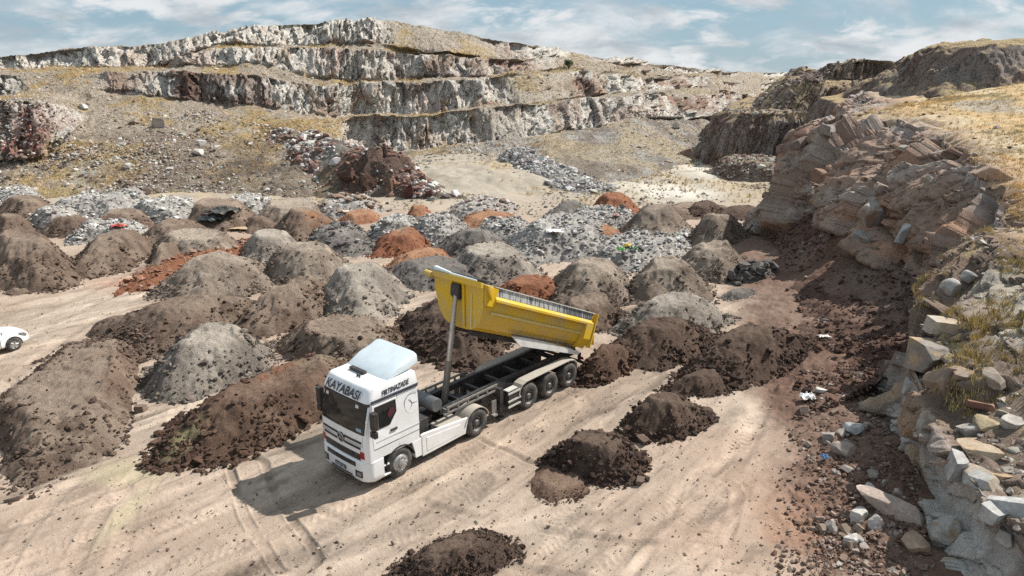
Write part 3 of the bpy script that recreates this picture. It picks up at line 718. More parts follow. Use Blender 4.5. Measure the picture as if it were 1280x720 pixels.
# ---- dark red-brown soil slope leaning on the foot of that face
def soil_slope():
    top = [(13.9, 25.2, .9), (16.8, 27.9, 1.3), (19.3, 30.5, 1.7), (20.8, 34, 2.2), (21.6, 38, 3.0), (22.4, 44, 3.9), (23.0, 51, 3.6), (23.4, 56, 2.6), (25.2, 60.5, 1.2), (28, 66, .3)]
    toe = [(11.6, 24.3, .1), (11.9, 27.2, .1), (12.5, 30, .1), (13.8, 33.8, .1), (15.4, 38, .05), (17.4, 44.5, 0), (18.9, 51.5, -.1), (21.6, 57.5, -.2), (23.4, 63, -.2), (25.5, 68, -.4)]
    CP = np.array([[(2*a[0]-b[0]*1.0 - (a[0]-b[0])*.55, a[1], -1.2), a, tuple(np.array(a)*.5+np.array(b)*.5), b, (b[0]+1.2, b[1]+.3, b[2]+.3)] for a, b in zip(toe, top)])
    CP[:, 2, 2] -= .15
    G, t, j = loft(CP, [60]*9, [10, 50, 50, 14])
    x, y = G[..., 0].copy(), G[..., 1].copy(); jj = np.broadcast_to(j[None], G.shape[:2])
    w = sst(1.0, 1.5, jj)
    f1, f2, cid = worley2(x*1.1, y*.9, 350)
    G[..., 2] += w*(.30*fbm2(x*.5, y*.35, 4, 351) + .28*np.maximum(.45-f1, 0) + .16*fbm2(x*2.4, y*2.4, 3, 352)) + (1-w)*.25*fbm2(x*1.2, y*1.2, 3, 353)
    n = fbm2(x*.5, y*.5, 4, 354); n2 = fbm2(x*.2, y*.12, 3, 355)
    C = np.empty(G.shape); C[:] = (0.185, 0.112, 0.085)
    C = mixc(C, (0.27, 0.18, 0.142), .8*sst(0, .3, n)); C = mixc(C, (0.125, 0.08, 0.062), .8*sst(.05, .3, n2)); C = mixc(C, (.20, .155, .13), .5*sst(.15, .4, -n2))
    me = raw_mesh('soil_slope', G.reshape(-1, 3), grid_faces(*G.shape[:2])[:, ::-1], C.reshape(-1, 3))
    o = link('terrain', me, M_soil); tag(o, 'dark red brown slope of tipped soil along the foot of the right rock face', kind='structure')
    return G, jj
TG, TJ = soil_slope()
TF = TG.reshape(-1, 3); r = np.random.default_rng(31)
m = np.where((TJ > .9).ravel())[0]; dens = fbm2(TF[m, 0]*.4, TF[m, 1]*.4, 3, 356); pk = r.choice(m, 5200, p=np.exp(2.4*dens)/np.exp(2.4*dens).sum())
cc = stone_cols(len(pk), r, (.165, .103, .08), .35, (.34, .29, .26), .07)
scatter_stuff('soil_clods', 'dark clods on the red brown soil slope', TF[pk]+r.normal(0, .08, (len(pk), 3)), r.lognormal(-2.35, .5, len(pk)).clip(.04, .38), cc, r, mat=M_soil)

# ---- promontory beyond, two dark steps seen against the sky
PS = [
 [(95, 108, 0), (95, 109, 7.3), (95.3, 113, 7.4), (96, 114, 11.6), (96.5, 119, 11.7), (97, 120, 14.4), (110, 160, 14.5), (300, 400, 12)],
 [(66, 99, 0), (66, 100, 7.3), (66.6, 104, 7.4), (67.4, 105.4, 11.5), (68, 110, 11.7), (68.6, 111.5, 14.1), (76, 150, 14.5), (260, 420, 12)],
 [(50, 99.5, 0), (50.2, 100.6, 7.3), (51, 104.6, 7.4), (52.5, 106.5, 11.5), (53.4, 111, 11.7), (54.3, 112.5, 14.1), (62, 150, 14.4), (220, 430, 12)],
 [(40, 100, 0), (40.6, 101.5, 7.3), (42.5, 105.5, 7.4), (45.5, 108, 11.5), (47.4, 112, 11.7), (49.2, 113.6, 13.9), (66, 150, 14.2), (260, 440, 12)],
 [(32, 100, 0), (34.2, 102, 7.2), (39, 106.4, 7.4), (43.0, 109.4, 11.5), (45.4, 113, 11.7), (47.6, 116, 13.6), (68, 150, 14), (250, 450, 12)],
 [(28.4, 103, 0), (32.2, 104.2, 7.2), (37.6, 108.5, 7.3), (42.2, 112, 11.4), (44.6, 115.5, 11.6), (46.8, 119, 13.4), (68, 150, 13.7), (240, 450, 12)],
 [(29, 112, 0), (33.5, 113, 7.2), (38.6, 116, 7.3), (43.4, 118, 11.3), (45.6, 120, 11.5), (47.6, 123, 13.2), (70, 155, 13.3), (235, 455, 12)],
 [(35, 132, 0), (40, 133, 7), (45, 134, 7.1), (50, 135, 11), (52, 136, 11.2), (54, 138, 12.9), (76, 165, 13), (230, 460, 12)],
 [(52, 175, 0), (57, 175, 7), (62, 175, 7), (67, 176, 10.6), (69, 177, 10.8), (71, 178, 12.6), (92, 195, 12.6), (230, 465, 11.8)],
 [(85, 250, 0), (90, 250, 7), (95, 250, 7), (100, 250, 10.6), (102, 250, 10.8), (104, 250, 12.4), (120, 255, 12.4), (200, 470, 11.6)],
]
def promontory():
    CP = np.array([[(s[0][0], s[0][1]-.5, -2)] + s for s in PS], float)
    CP[:, 7, 2] = CP[:, 6, 2] - 1.6; CP[:, 8, 2] = np.minimum(CP[:, 8, 2], CP[:, 7, 2]-1)
    G, t, j = loft(CP, [80, 110, 100, 120, 90, 90, 90, 60, 40], [6, 64, 22, 44, 16, 34, 14, 5])
    s = np.cumsum(np.r_[0, np.linalg.norm(np.diff(G[:, 60, :], axis=0), axis=1)])[:, None]
    S = np.broadcast_to(s, G.shape[:2]); jj = np.broadcast_to(j[None], G.shape[:2])
    N0 = grid_normals(G); N0 = N0*np.where(N0[..., 2:3] < 0, -1, 1)
    x, y, z = G[..., 0].copy(), G[..., 1].copy(), G[..., 2].copy()
    fr_ = jj-np.floor(jj); steep = sst(.80, .5, np.abs(N0[..., 2]))*(jj > .5)*(jj < 6.0)*np.where(np.floor(jj) % 2 == 1, sst(1.0, .8, fr_), 1)
    H = N0.copy(); H[..., 2] *= .2; H /= np.maximum(np.linalg.norm(H, axis=-1, keepdims=True), 1e-6)
    r1, k1_, cid = facets(S*.42 + .3*fbm2(S*.6, z*.3, 3, 401), z*.13, 402); r2, k2_, c2 = facets(S*1.1, z*.35, 403); r3, k3_, c3 = facets(S*2.4, z*1.1, 409)
    G += H*(steep*(1.3*fbm2(S*.13, z*.1, 3, 404) + 1.0*r1 + .5*r2 + .25*r3 + .4*fbm3(x*.8, y*.8, z*.8, 3, 405)))[..., None]
    nearw = sst(8.1, 7.2, jj)
    G[..., 2] += nearw*(1-steep)*(.35*fbm2(x*.4, y*.4, 4, 406)) + nearw*.9*fbm2(S*.13, jj.clip(0, 6)*.5, 4, 407)*sst(1.5, 2.2, jj) + .25*sst(4.9, 5.5, jj)*nearw*fbm2(S*.6, jj.clip(0, 6), 2, 408)
    n1 = fbm3(x*.12, y*.12, z*.15, 4, 410); n2 = fbm3(x*.5, y*.5, z*.3, 4, 411)
    C = np.empty(G.shape); C[:] = (.35, .275, .23); C = mixc(C, (.24, .17, .14), .85*sst(0, .25, n1+.4*n2)); C = mixc(C, (.25, .135, .105), .6*sst(.12, .3, n1)); C = mixc(C, (.35, .32, .30), .7*sst(.12, .35, -n2))
    Cg = np.empty(G.shape); Cg[:] = (.46, .35, .21); Cg = mixc(Cg, (.27, .225, .165), .8*sst(0, .25, n2))
    C = C*steep[..., None] + Cg*(1-steep)[..., None]
    C = mixc(C, (.16, .13, .10), .6*sst(4.9, 5.3, jj)*sst(6.05, 5.9, jj))
    o = link('hills', raw_mesh('promontory', G.reshape(-1, 3), grid_faces(*G.shape[:2])[:, ::-1], C.reshape(-1, 3)), M_rock)
    tag(o, 'dark stepped promontory of rock beyond the right face', kind='structure'); return G, jj, steep
PG, PJ, PST = promontory()
PF = PG.reshape(-1, 3); r = np.random.default_rng(41)
m = np.where(((PST < .4) & (PJ > 1.8) & (PJ < 6.2)).ravel())[0]; pk = r.choice(m, 1500)
scatter_stuff('ledge_stones', 'stones on the ledges of the dark promontory', PF[pk], r.lognormal(-1.35, .5, len(pk)).clip(.12, .9), stone_cols(len(pk), r, (.28, .24, .21), .3, (.15, .11, .10), .4), r)

# ---- hill on the plateau: dark crag facing left, grass behind; and the small spur at its left foot
def hill_h(X, Y):
    plat = 9.3 + .115*(X-28).clip(0, 40) + .012*(Y-60)
    w = 1.5*fbm2(X*.16, Y*.16, 4, 421) + .5*fbm2(X*.6, Y*.6, 3, 425)
    u = X - (39.5 + .10*np.abs(Y-74)**1.15) + w          # how far right of the crag's foot
    rel, ck, cid = facets(X*.32 + .3*Y*.1, Y*.28, 423)
    crag = sst(0, 6.0, u + .9*rel)*sst(66, 73, Y + w)*(1-sst(84, 97, Y - w))
    fall = 1 - .16*sst(46, 62, X)
    h = plat - 1.6 + 1.5*sst(-1, 1.2, u)*sst(64, 69, Y)*(1-sst(92, 99, Y)) + crag*fall*(3.9 + .9*rel*sst(1.0, .9, crag) + .35*fbm2(X*.4, Y*.4, 3, 422)) + .5*(fbm2(X*1.1, Y*1.1, 4, 426)+.3*facets(X*1.2, Y*1.0, 427)[0])*sst(.02, .2, crag)*sst(1., .8, crag)
    out = sst(0, -3, u)
    return h - 9*sst(-2.5, -5, u) - 4*sst(96, 102, Y)
def hill_c(G, N):
    X, Y, Z = G[..., 0], G[..., 1], G[..., 2]; up = np.abs(N[..., 2]); n = fbm3(X*.3, Y*.3, Z*.3, 4, 424)
    rock = sst(.90, .74, up + .15*n); C = np.empty(G.shape); C[:] = (.50, .385, .22); C = mixc(C, (.36, .27, .17), .8*sst(0, .3, n))
    R = np.empty(G.shape); R[:] = (.30, .232, .195); R = mixc(R, (.20, .145, .12), .8*sst(0, .25, n)); R = mixc(R, (.30, .27, .25), .7*sst(.12, .3, -n))
    return C*(1-rock[..., None]) + R*rock[..., None]
HG = mound_field('hills', 'dark crag rising from the grassy plateau at the top right', 36, 92, 60, 103, 380, 300, hill_h, hill_c, M_rock)
def knob_h(X, Y):
    d = np.hypot((X-31.5)/6.5, (Y-92)/6.0) + .25*fbm2(X*.25, Y*.25, 4, 431)
    return -0.6 + 2.7*(1-sst(.55, 1.05, d)) + .3*fbm2(X*.6, Y*.6, 3, 432)
def knob_c(G, N):
    X, Y, Z = G[..., 0], G[..., 1], G[..., 2]; up = np.abs(N[..., 2]); n = fbm2(X*.4, Y*.4, 4, 433)
    C = np.empty(G.shape); C[:] = (.30, .25, .21); C = mixc(C, (.19, .12, .10), .8*sst(0, .3, n)); C = mixc(C, (.46, .40, .27), sst(.86, .95, up)*sst(1.6, 2.2, Z)*.9)
    return C
KG = mound_field('terrain', 'low rocky knob with a grassy top in front of the promontory', 21, 43, 81, 103, 170, 150, knob_h, knob_c, M_rock)
Kf = KG.reshape(-1, 3); m = np.where((Kf[:, 2] > 0))[0]; pk = r.choice(m, 800)
scatter_stuff('knob_rubble', 'broken stone on the low knob before the promontory', Kf[pk], r.lognormal(-1.6, .5, 800).clip(.1, .7), stone_cols(800, r, (.36, .33, .30), .3, (.18, .12, .10), .5), r)

# ================================================================== BOULDERS
def on_right(px, py, tol=9): return on_grid(RG, px, py, tol)
BL = [ # pixel, half axes, colour, second colour, label
 ((1174, 402), (.80, .62, .36), (.46, .41, .34), (.36, .29, .21), 'flat pale tan boulder perched on the nose of the right bank'),
 ((1153, 436), (.92, .80, .75), (.26, .23, .205), (.36, .26, .17), 'big rounded grey brown boulder just under the flat tan one'),
 ((1172, 466), (.48, .46, .55), (.30, .225, .17), (.22, .17, .14), 'brown split boulder below the big rounded grey one'),
 ((1196, 462), (.40, .34, .42), (.34, .25, .17), (.25, .2, .17), 'smaller tan boulder leaning on the brown split boulder'),
 ((1128, 480), (.34, .3, .34), (.38, .36, .34), None, 'grey block at the upper end of the steep pale near face'),
 ((1228, 556), (.70, .55, .46), (.42, .34, .25), (.34, .26, .18), 'large squared tan block on top of the pale near rocks'),
 ((1192, 572), (.66, .30, .52), (.42, .41, .395), (.33, .31, .29), 'tilted light grey slab left of the squared tan block'),
 ((1222, 592), (.78, .35, .38), (.43, .42, .40), (.36, .30, .24), 'long pale grey slab wedged under the squared tan block'),
 ((1248, 590), (.40, .34, .36), (.40, .29, .19), None, 'orange tan cube shaped stone right of the pale slabs'),
 ((1262, 628), (.56, .3, .40), (.42, .41, .40), None, 'grey slab leaning at the lower right edge of the bank'),
 ((1236, 634), (.36, .26, .3), (.44, .43, .41), None, 'pale wedge stone under the long grey slab'),
 ((1252, 664), (.38, .28, .24), (.41, .39, .37), None, 'flat grey stone low on the bank near the bottom right corner'),
 ((1180, 650), (.36, .3, .55), (.40, .385, .36), (.3, .24, .18), 'upright grey rock standing in the cleft of the near face'),
 ((1206, 530), (.42, .34, .28), (.36, .33, .30), None, 'grey brown stone above the tilted light slab'),
 ((1150, 520), (.40, .30, .55), (.40, .38, .355), (.28, .23, .19), 'pale upright rock on the lip of the near face'),
 ((1212, 497), (.62, .36, .2), (.26, .15, .115), None, 'flat dark red slab halfway up the near bank'),
 ((1240, 478), (.7, .34, .24), (.30, .25, .21), None, 'long brown ledge stone on the upper near bank'),
 ((1266, 520), (.4, .33, .25), (.40, .37, .33), None, 'pale stone at the right edge of the upper bank'),
 ((1187, 352), (.42, .38, .50), (.42, .41, .39), (.34, .31, .28), 'smooth whitish rock bulge at the corner of the bank'),
 ((1206, 338), (.34, .3, .3), (.40, .38, .36), None, 'rounded whitish rock above the smooth bulge'),
 ((1084, 262), (1.25, 1.15, 1.5), (.36, .33, .30), (.25, .17, .125), 'huge grey rock block jutting from the middle of the right face'),
 ((1070, 290), (1.0, .9, .9), (.37, .35, .33), (.24, .2, .17), 'grey undercut rock at the base of the huge jutting block'),
 ((1120, 290), (.7, .5, 1.1), (.43, .42, .41), None, 'pale grey slab leaning right of the huge jutting block'),
 ((1003, 158), (1.4, 1.0, .85), (.27, .165, .125), (.17, .115, .095), 'red brown block balanced on the end of the rock outcrop'),
 ((994, 172), (1.3, 1.0, .7), (.18, .14, .12), None, 'dark block below the balanced red brown block'),
 ((1030, 152), (.9, .8, .8), (.30, .27, .24), (.19, .15, .13), 'jagged grey block on the crest of the outcrop'),
 ((1044, 160), (.6, .6, .6), (.42, .39, .36), None, 'small pale block on the crest right of the jagged one'),
 ((1018, 215), (1.3, 1.0, 2.0), (.27, .175, .13), (.20, .14, .11), 'tall reddish slab forming the front of the outcrop'),
 ((1135, 190), (.5, .4, .35), (.36, .33, .30), None, 'grey stone at the head of the gully in the right face'),
 ((1236, 520), (.5, .4, .25), (.38, .31, .2), None, 'yellowish stone on the upper bank above the squared tan block'),
]
for i, (p, s, c, c2, lab) in enumerate(BL):
    q = on_right(*p); dd = np.array([-.55, -.6, .2])*min(s)*.25
    k_ = .92 if p[1] > 330 else .70
    s = tuple(v*k_ for v in s)
    boulder('boulder', lab, tuple(q+dd*.2-np.array([0, 0, .30*s[2]])), s, tuple(v*.88 for v in c), 500+i, c2=c2, group='boulders of the right rock face', sub=4 if i < 20 else 3)
def on_ground(px, py):
    q = at(px, py); q[2] = ground_h(np.array([q[0]]), np.array([q[1]]))[0]; return q
GB = [
 ((1122, 660), (1.05, .34, .36), (.36, .29, .25), 'long pinkish grey boulder at the foot of the near face', (.1, .25, -.75)),
 ((1072, 655), (.36, .27, .25), (.46, .43, .40), 'pale grey boulder in the loose rubble at the bottom right', None),
 ((1062, 682), (.28, .22, .2), (.45, .42, .39), 'light boulder below the pale grey one in the rubble', None),
 ((1092, 668), (.30, .26, .22), (.36, .33, .31), 'grey boulder beside the long pinkish one', None),
 ((1054, 576), (.40, .28, .26), (.36, .30, .26), 'tan boulder in the rubble at the edge of the shade', None),
 ((1064, 552), (.36, .3, .28), (.36, .36, .36), 'grey boulder in the shade of the near face', None),
 ((1034, 556), (.34, .26, .22), (.27, .24, .22), 'dark grey boulder left of the shaded grey boulder', None),
 ((1004, 520), (.30, .24, .2), (.36, .29, .23), 'tan boulder at the edge of the track by the white sheet', None),
 ((1024, 500), (.26, .2, .16), (.50, .48, .46), 'whitish boulder above the white sheet beside the track', None),
 ((1088, 632), (.34, .22, .2), (.45, .42, .39), 'flat pale boulder in the rubble above the long pinkish one', None),
 ((1074, 492), (.24, .14, .1), (.52, .5, .48), 'flat white stone on the red brown soil', None),
 ((177, 516), (.26, .22, .24), (.17, .125, .10), 'lone brown clod standing between the two front soil heaps', None),
 ((221, 497), (.30, .22, .14), (.20, .16, .13), 'flat brown clod at the foot of the grey topped heap', None),
 ((799, 603), (.20, .18, .18), (.15, .11, .09), 'round dark clod on the track before the two small heaps', None),
 ((859, 492), (.30, .26, .28), (.10, .07, .055), 'dark lump between the fresh heaps right of the truck', None),
 ((782, 545), (.26, .24, .2), (.20, .15, .12), 'brown lump at the edge of the nearer small heap', None),
 ((803, 553), (.25, .24, .2), (.14, .10, .08), 'dark lump between the two small heaps', None),
 ((1140, 700), (.4, .3, .3), (.36, .27, .2), 'tan boulder at the bottom edge under the near face', None),
 ((856, 200), (.9, .7, 1.3), (.26, .18, .14), 'lone upright brown rock on the pale far floor', (0, 0, .3)),
]
for i, (p, s, c, lab, tl) in enumerate(GB):
    q = on_ground(*p); q[2] += s[2]*.45
    boulder('boulder', lab, tuple(q), s, c, 600+i, group='single boulders and clods on the quarry floor', tilt=tl)
LB = [((201, 150), (1.0, .9, .85), (.36, .31, .27), 'large brown boulder on the grassy left slope'), ((172, 148), (.8, .6, .5), (.24, .19, .16), 'dark flat boulder on the left slope beside the large brown one'),
      ((164, 203), (.45, .4, .36), (.52, .50, .46), 'white boulder alone low on the left slope'), ((248, 184), (.6, .45, .4), (.50, .47, .44), 'white boulder in the middle of the left slope'),
      ((254, 173), (.5, .4, .45), (.46, .43, .40), 'pale boulder above the white one in the middle slope'), ((108, 129), (.7, .5, .45), (.55, .53, .48), 'white boulder on the grassy ledge at the left'),
      ((187, 233), (.6, .5, .45), (.25, .20, .17), 'brown boulder at the toe of the left slope'), ((848, 153), (.9, .6, .4), (.45, .42, .39), 'pale flat boulder on the far tan slope')]
for i, (p, s, c, lab) in enumerate(LB):
    q = on_grid(WG, *p); boulder('boulder', lab, tuple(q + np.array([0, -.2, .15])), s, c, 650+i, group='boulders on the far slopes')
for i, (p, s, c, lab) in enumerate([((428, 205), (1.1, 1.0, 1.0), (.15, .085, .068), 'dark red rock mass at the end of the spur'), ((462, 212), (1.3, 1.0, 1.0), (.20, .125, .095), 'red brown rock in the middle of the spur end'),
        ((487, 214), (.9, .8, .85), (.24, .165, .125), 'tan red rock right of the middle of the spur end'), ((512, 224), (.8, .7, .95), (.16, .078, .068), 'deep red rock at the tip of the spur'),
        ((545, 236), (.65, .5, .6), (.46, .45, .43), 'whitish rock at the tip of the spur beside the deep red one'), ((530, 228), (.6, .5, .55), (.17, .085, .075), 'small deep red rock behind the whitish one')]):
    q = on_grid(SG, *p, tol=14); boulder('boulder', lab, tuple(q + np.array([0, -.3, -.2])), s, c, 680+i, group='red rocks at the end of the spur', cuts=22, rough=.12, mat=M_rock)

# ---- loose rocks in the strip of rubble under the near face: each one an object
r = np.random.default_rng(51)
protos = []
for k in range(9):
    V, Fc = cut_block(3, np.random.default_rng(900+k), 5); V = V*np.array([1, r.uniform(.6, .95), r.uniform(.5, .8)])
    base = [(.31, .27, .24), (.27, .205, .16), (.21, .15, .12), (.35, .32, .29), (.25, .195, .165)][k % 5]
    C = np.tile(np.array(base), (len(V), 1))*(1 + .25*fbm3(V[:, 0]*2, V[:, 1]*2, V[:, 2]*2, 3, 910+k))[:, None]
    me = raw_mesh('rock', V, Fc, C, smooth=False); me.materials.append(M_stone); protos.append(me)
cnt = 0
while cnt < 190:
    py = r.uniform(485, 740); t = (py-485)/255
    xl, xr = 1000 - 15*t + 40*math.sin(py*.03)*.3, 1105 + 55*t
    px = xl + (xr-xl)*r.beta(2.0, 1.6)
    q = on_ground(px, py); sz = float(np.clip(r.lognormal(-2.15, .42), .07, .32))
    if fbm2(np.array([q[0]*.8]), np.array([q[1]*.8]), 2, 52)[0] + r.normal(0, .15) < -.08: continue
    o = bpy.data.objects.new('rock', protos[cnt % 9]); col.objects.link(o); o.location = (q[0], q[1], q[2]+sz*.25)
    o.scale = (sz,)*3; o.rotation_euler = (r.uniform(-.5, .5), r.uniform(-.5, .5), r.uniform(0, 6.28))
    tag(o, 'angular rock lying loose in the rubble strip under the near rock face', 'rock', 'loose rocks in the rubble strip'); cnt += 1
# the smaller crumbs there, on the bank and along the ground
n = 4200; py = r.uniform(470, 745, n); t = (py-470)/275; px = 985 - 30*t + (1120+50*t-985+30*t)*r.beta(1.8, 1.3, n)
P = np.array([at(a, b) for a, b in zip(px, py)]); P[:, 2] = ground_h(P[:, 0], P[:, 1])+.04
scatter_stuff('rubble', 'small broken stones and crumbs of soil under the near rock face', P, r.lognormal(-3.05, .55, n).clip(.02, .13), stone_cols(n, r, (.25, .20, .17), .3, (.145, .092, .07), .75), r)
m = np.where(((RT < 5.3) & (RT > .5) & (RJ > 2.0) & (RJ < 4.6)).ravel())[0]
dens = fbm2(RF[m, 0]*.5, RF[m, 1]*.5 + RF[m, 2]*.5, 3, 53); pk = r.choice(m, 3600, p=np.exp(3*dens)/np.exp(3*dens).sum())
scatter_stuff('bank_rubble', 'grey and brown stones lying over the near bank', RF[pk]-np.array([0, 0, .03]), r.lognormal(-2.7, .62, len(pk)).clip(.03, .28), stone_cols(len(pk), r, (.33, .295, .26), .3, (.22, .165, .13), .45), r, templ=SMALL)
m = np.where(((RT > 5.3) & (RT < 12.2) & (RJ > 1.2) & (RJ < 4.3)).ravel())[0]; pk = r.choice(m, 1500)
scatter_stuff('face_rubble', 'small stones caught on the right rock face', RF[pk], r.lognormal(-2.45, .55, len(pk)).clip(.04, .4), stone_cols(len(pk), r, (.26, .22, .19), .3, (.16, .11, .09), .6), r)
n = 9500; ang = r.uniform(-.72, .42, n); rad = 11 + 45*r.random(n)**1.2
P = np.stack([rad*np.sin(ang), rad*np.cos(ang), rad*0], -1); P[:, 2] = ground_h(P[:, 0], P[:, 1]) + .012
scatter_stuff('gravel', 'pebbles and crumbs scattered over the packed earth', P, r.lognormal(-3.6, .5, n).clip(.012, .10), stone_cols(n, r, (.33, .27, .215), .3, (.17, .125, .095), .5), r)
# far floor: stones, dark stone lines and dry tufts
n = 9000; X = r.uniform(-22, 34, n); Y = r.uniform(64, 128, n); k = fbm2(X*.16, Y*.16, 4, 54) > .06; X, Y = X[k], Y[k]
P = np.stack([X, Y, ground_h(X, Y)+.05], -1)
scatter_stuff('floor_stones', 'stones lying on the pale far floor of the pit', P, r.lognormal(-2.2, .55, len(P)).clip(.05, .6), stone_cols(len(P), r, (.34, .305, .26), .3, (.18, .15, .13), .4), r)

# ---- dry grass: blades in tufts, as one mass
FLOOR_TUFTS = None
def grass_blades(P, hgt, r, nb, C):
    n = len(P)*nb; B = np.repeat(P, nb, 0) + np.stack([r.normal(0, .06, n), r.normal(0, .06, n), np.zeros(n)], -1)
    h = np.repeat(hgt, nb)*r.uniform(.5, 1.2, n); a = r.uniform(0, 6.283, n); w = .012 + .02*h; ln = r.uniform(.15, .6, n)*h
    d = np.stack([np.cos(a), np.sin(a)], -1); s = np.stack([-np.sin(a), np.cos(a)], -1)*w[:, None]
    V = np.empty((n, 3, 3)); V[:, 0, :2] = B[:, :2]-s; V[:, 1, :2] = B[:, :2]+s; V[:, 2, :2] = B[:, :2]+d*ln[:, None]
    V[:, 0, 2] = V[:, 1, 2] = B[:, 2]-.03; V[:, 2, 2] = B[:, 2]+h
    return V.reshape(-1, 3), np.arange(n*3).reshape(-1, 3), np.repeat(np.repeat(C, nb, 0), 3, 0)
def grass(name, label, P, h0, r, nb=9, base=(.47, .37, .17)):
    C = np.array(base)*(r.uniform(.7, 1.25, (len(P), 1))); V, Fc, CC = grass_blades(P, h0*r.uniform(.5, 1.5, len(P)), r, nb, C)
    o = link(name, raw_mesh(name, V, Fc, CC, smooth=False), M_grass); tag(o, label, kind='stuff')
m = np.where(((RT < 12.5) & (RT > 3.5) & (RJ > 3.95) & (RJ < 4.98)).ravel())[0]; w = np.exp(2.2*fbm2(RF[m, 0]*.3, RF[m, 1]*.3, 3, 55)); pk = r.choice(m, 5500, p=w/w.sum())
grass('grass', 'dry yellow grass on the plateau above the right rock face', RF[pk], .15, r, 7, (.62, .45, .23))
m = np.where(((RT < 5.6) & (RT > 1) & (RJ > 2.3) & (RJ < 4.1)).ravel())[0]; w = np.exp(5.5*fbm2(RF[m, 0]*.45, RF[m, 1]*.45, 3, 56)); pk = r.choice(m, 900, p=w/w.sum())
grass('grass', 'dry grass tufts and weeds on the near bank', RF[pk], .20, r, 12, (.42, .33, .15))
tuft = np.array([on_right(px, py) for px, py in [(1205, 405), (1212, 395), (1220, 400), (1228, 392), (1232, 408), (1216, 415), (1238, 384), (1224, 420), (1245, 378), (1208, 430), (1221, 440), (1252, 372), (1185, 385)]])
tuft = np.repeat(tuft, 7, 0) + r.normal(0, .22, (len(tuft)*7, 3))*np.array([1, 1, .1])
grass('grass', 'golden grass clump above the flat tan boulder', tuft, .24, r, 12, (.44, .33, .14))
n = 5200; X = r.uniform(-24, 34, n); Y = r.uniform(66, 126, n); k = fbm2(X*.12, Y*.12, 4, 17) + .4*fbm2(X*.6, Y*.6, 3, 18) + r.normal(0, .06, n) > -.02; X, Y = X[k], Y[k]
grass('grass', 'dry grass tufts on the pale far floor of the pit', np.stack([X, Y, ground_h(X, Y) + .35*0], -1), .34, r, 9, (.47, .35, .18))
m = np.where(((WJ > 1.2) & (WJ < 8.2) & (WFACE < .25) & (WPX > -60) & (WPX < 900)).ravel())[0]; w = np.exp(3.2*fbm2(WALL_FLAT[m, 0]*.16, WALL_FLAT[m, 1]*.16 + WALL_FLAT[m, 2]*.1, 4, 150)); pk = r.choice(m, 6000, p=w/w.sum())
grass('grass', 'golden dry grass on the ledges and slopes of the quarry wall', WALL_FLAT[pk], .32, r, 7, (.56, .39, .20))
# ================================================================== HEAPS
SOIL = {  # crust, inside, clods
 'tan': ((.40, .332, .268), (.21, .163, .13), (.135, .105, .085)),
 'grey': ((.42, .37, .315), (.235, .20, .172), (.16, .135, .115)),
 'brown': ((.31, .24, .188), (.165, .115, .088), (.10, .071, .055)),
 'rich': ((.26, .18, .135), (.118, .072, .052), (.085, .054, .041)),
 'dark': ((.175, .125, .097), (.105, .070, .054), (.074, .051, .041)),
 'slate': ((.29, .262, .24), (.165, .148, .135), (.12, .108, .10)),
 'stone': ((.34, .32, .295), (.245, .225, .208), (.15, .135, .125)),
 'red': ((.33, .165, .098), (.255, .108, .062), (.20, .085, .052)),
 'orange': ((.40, .235, .145), (.32, .155, .09), (.24, .115, .07)),
}
def heap_frame(L, R, N, cr, hcap, cv):
    L, R, N = at(*L), at(*R), at(*N); Cc = (L+R)/2; U = (R-L)/2; V = Cc-N
    lu, lv = np.linalg.norm(U[:2]), np.linalg.norm(V[:2])
    if lv < lu*2: V = V*np.clip(lv*(1.35 if cv == .34 else 1), .75*lu, 1.6*lu)/np.linalg.norm(V[:2])
    d = ray(*cr); q = d[0]/d[1]; B = Cc + cv*V; cu = (q*B[1]-B[0])/(U[0]-q*U[1]); top = B + float(np.clip(cu, -.6, .6))*U
    t = top[1]/d[1]; h = CAM_H + d[2]*t
    return Cc[:2], U[:2], V[:2], float(np.clip(h, .25, hcap))
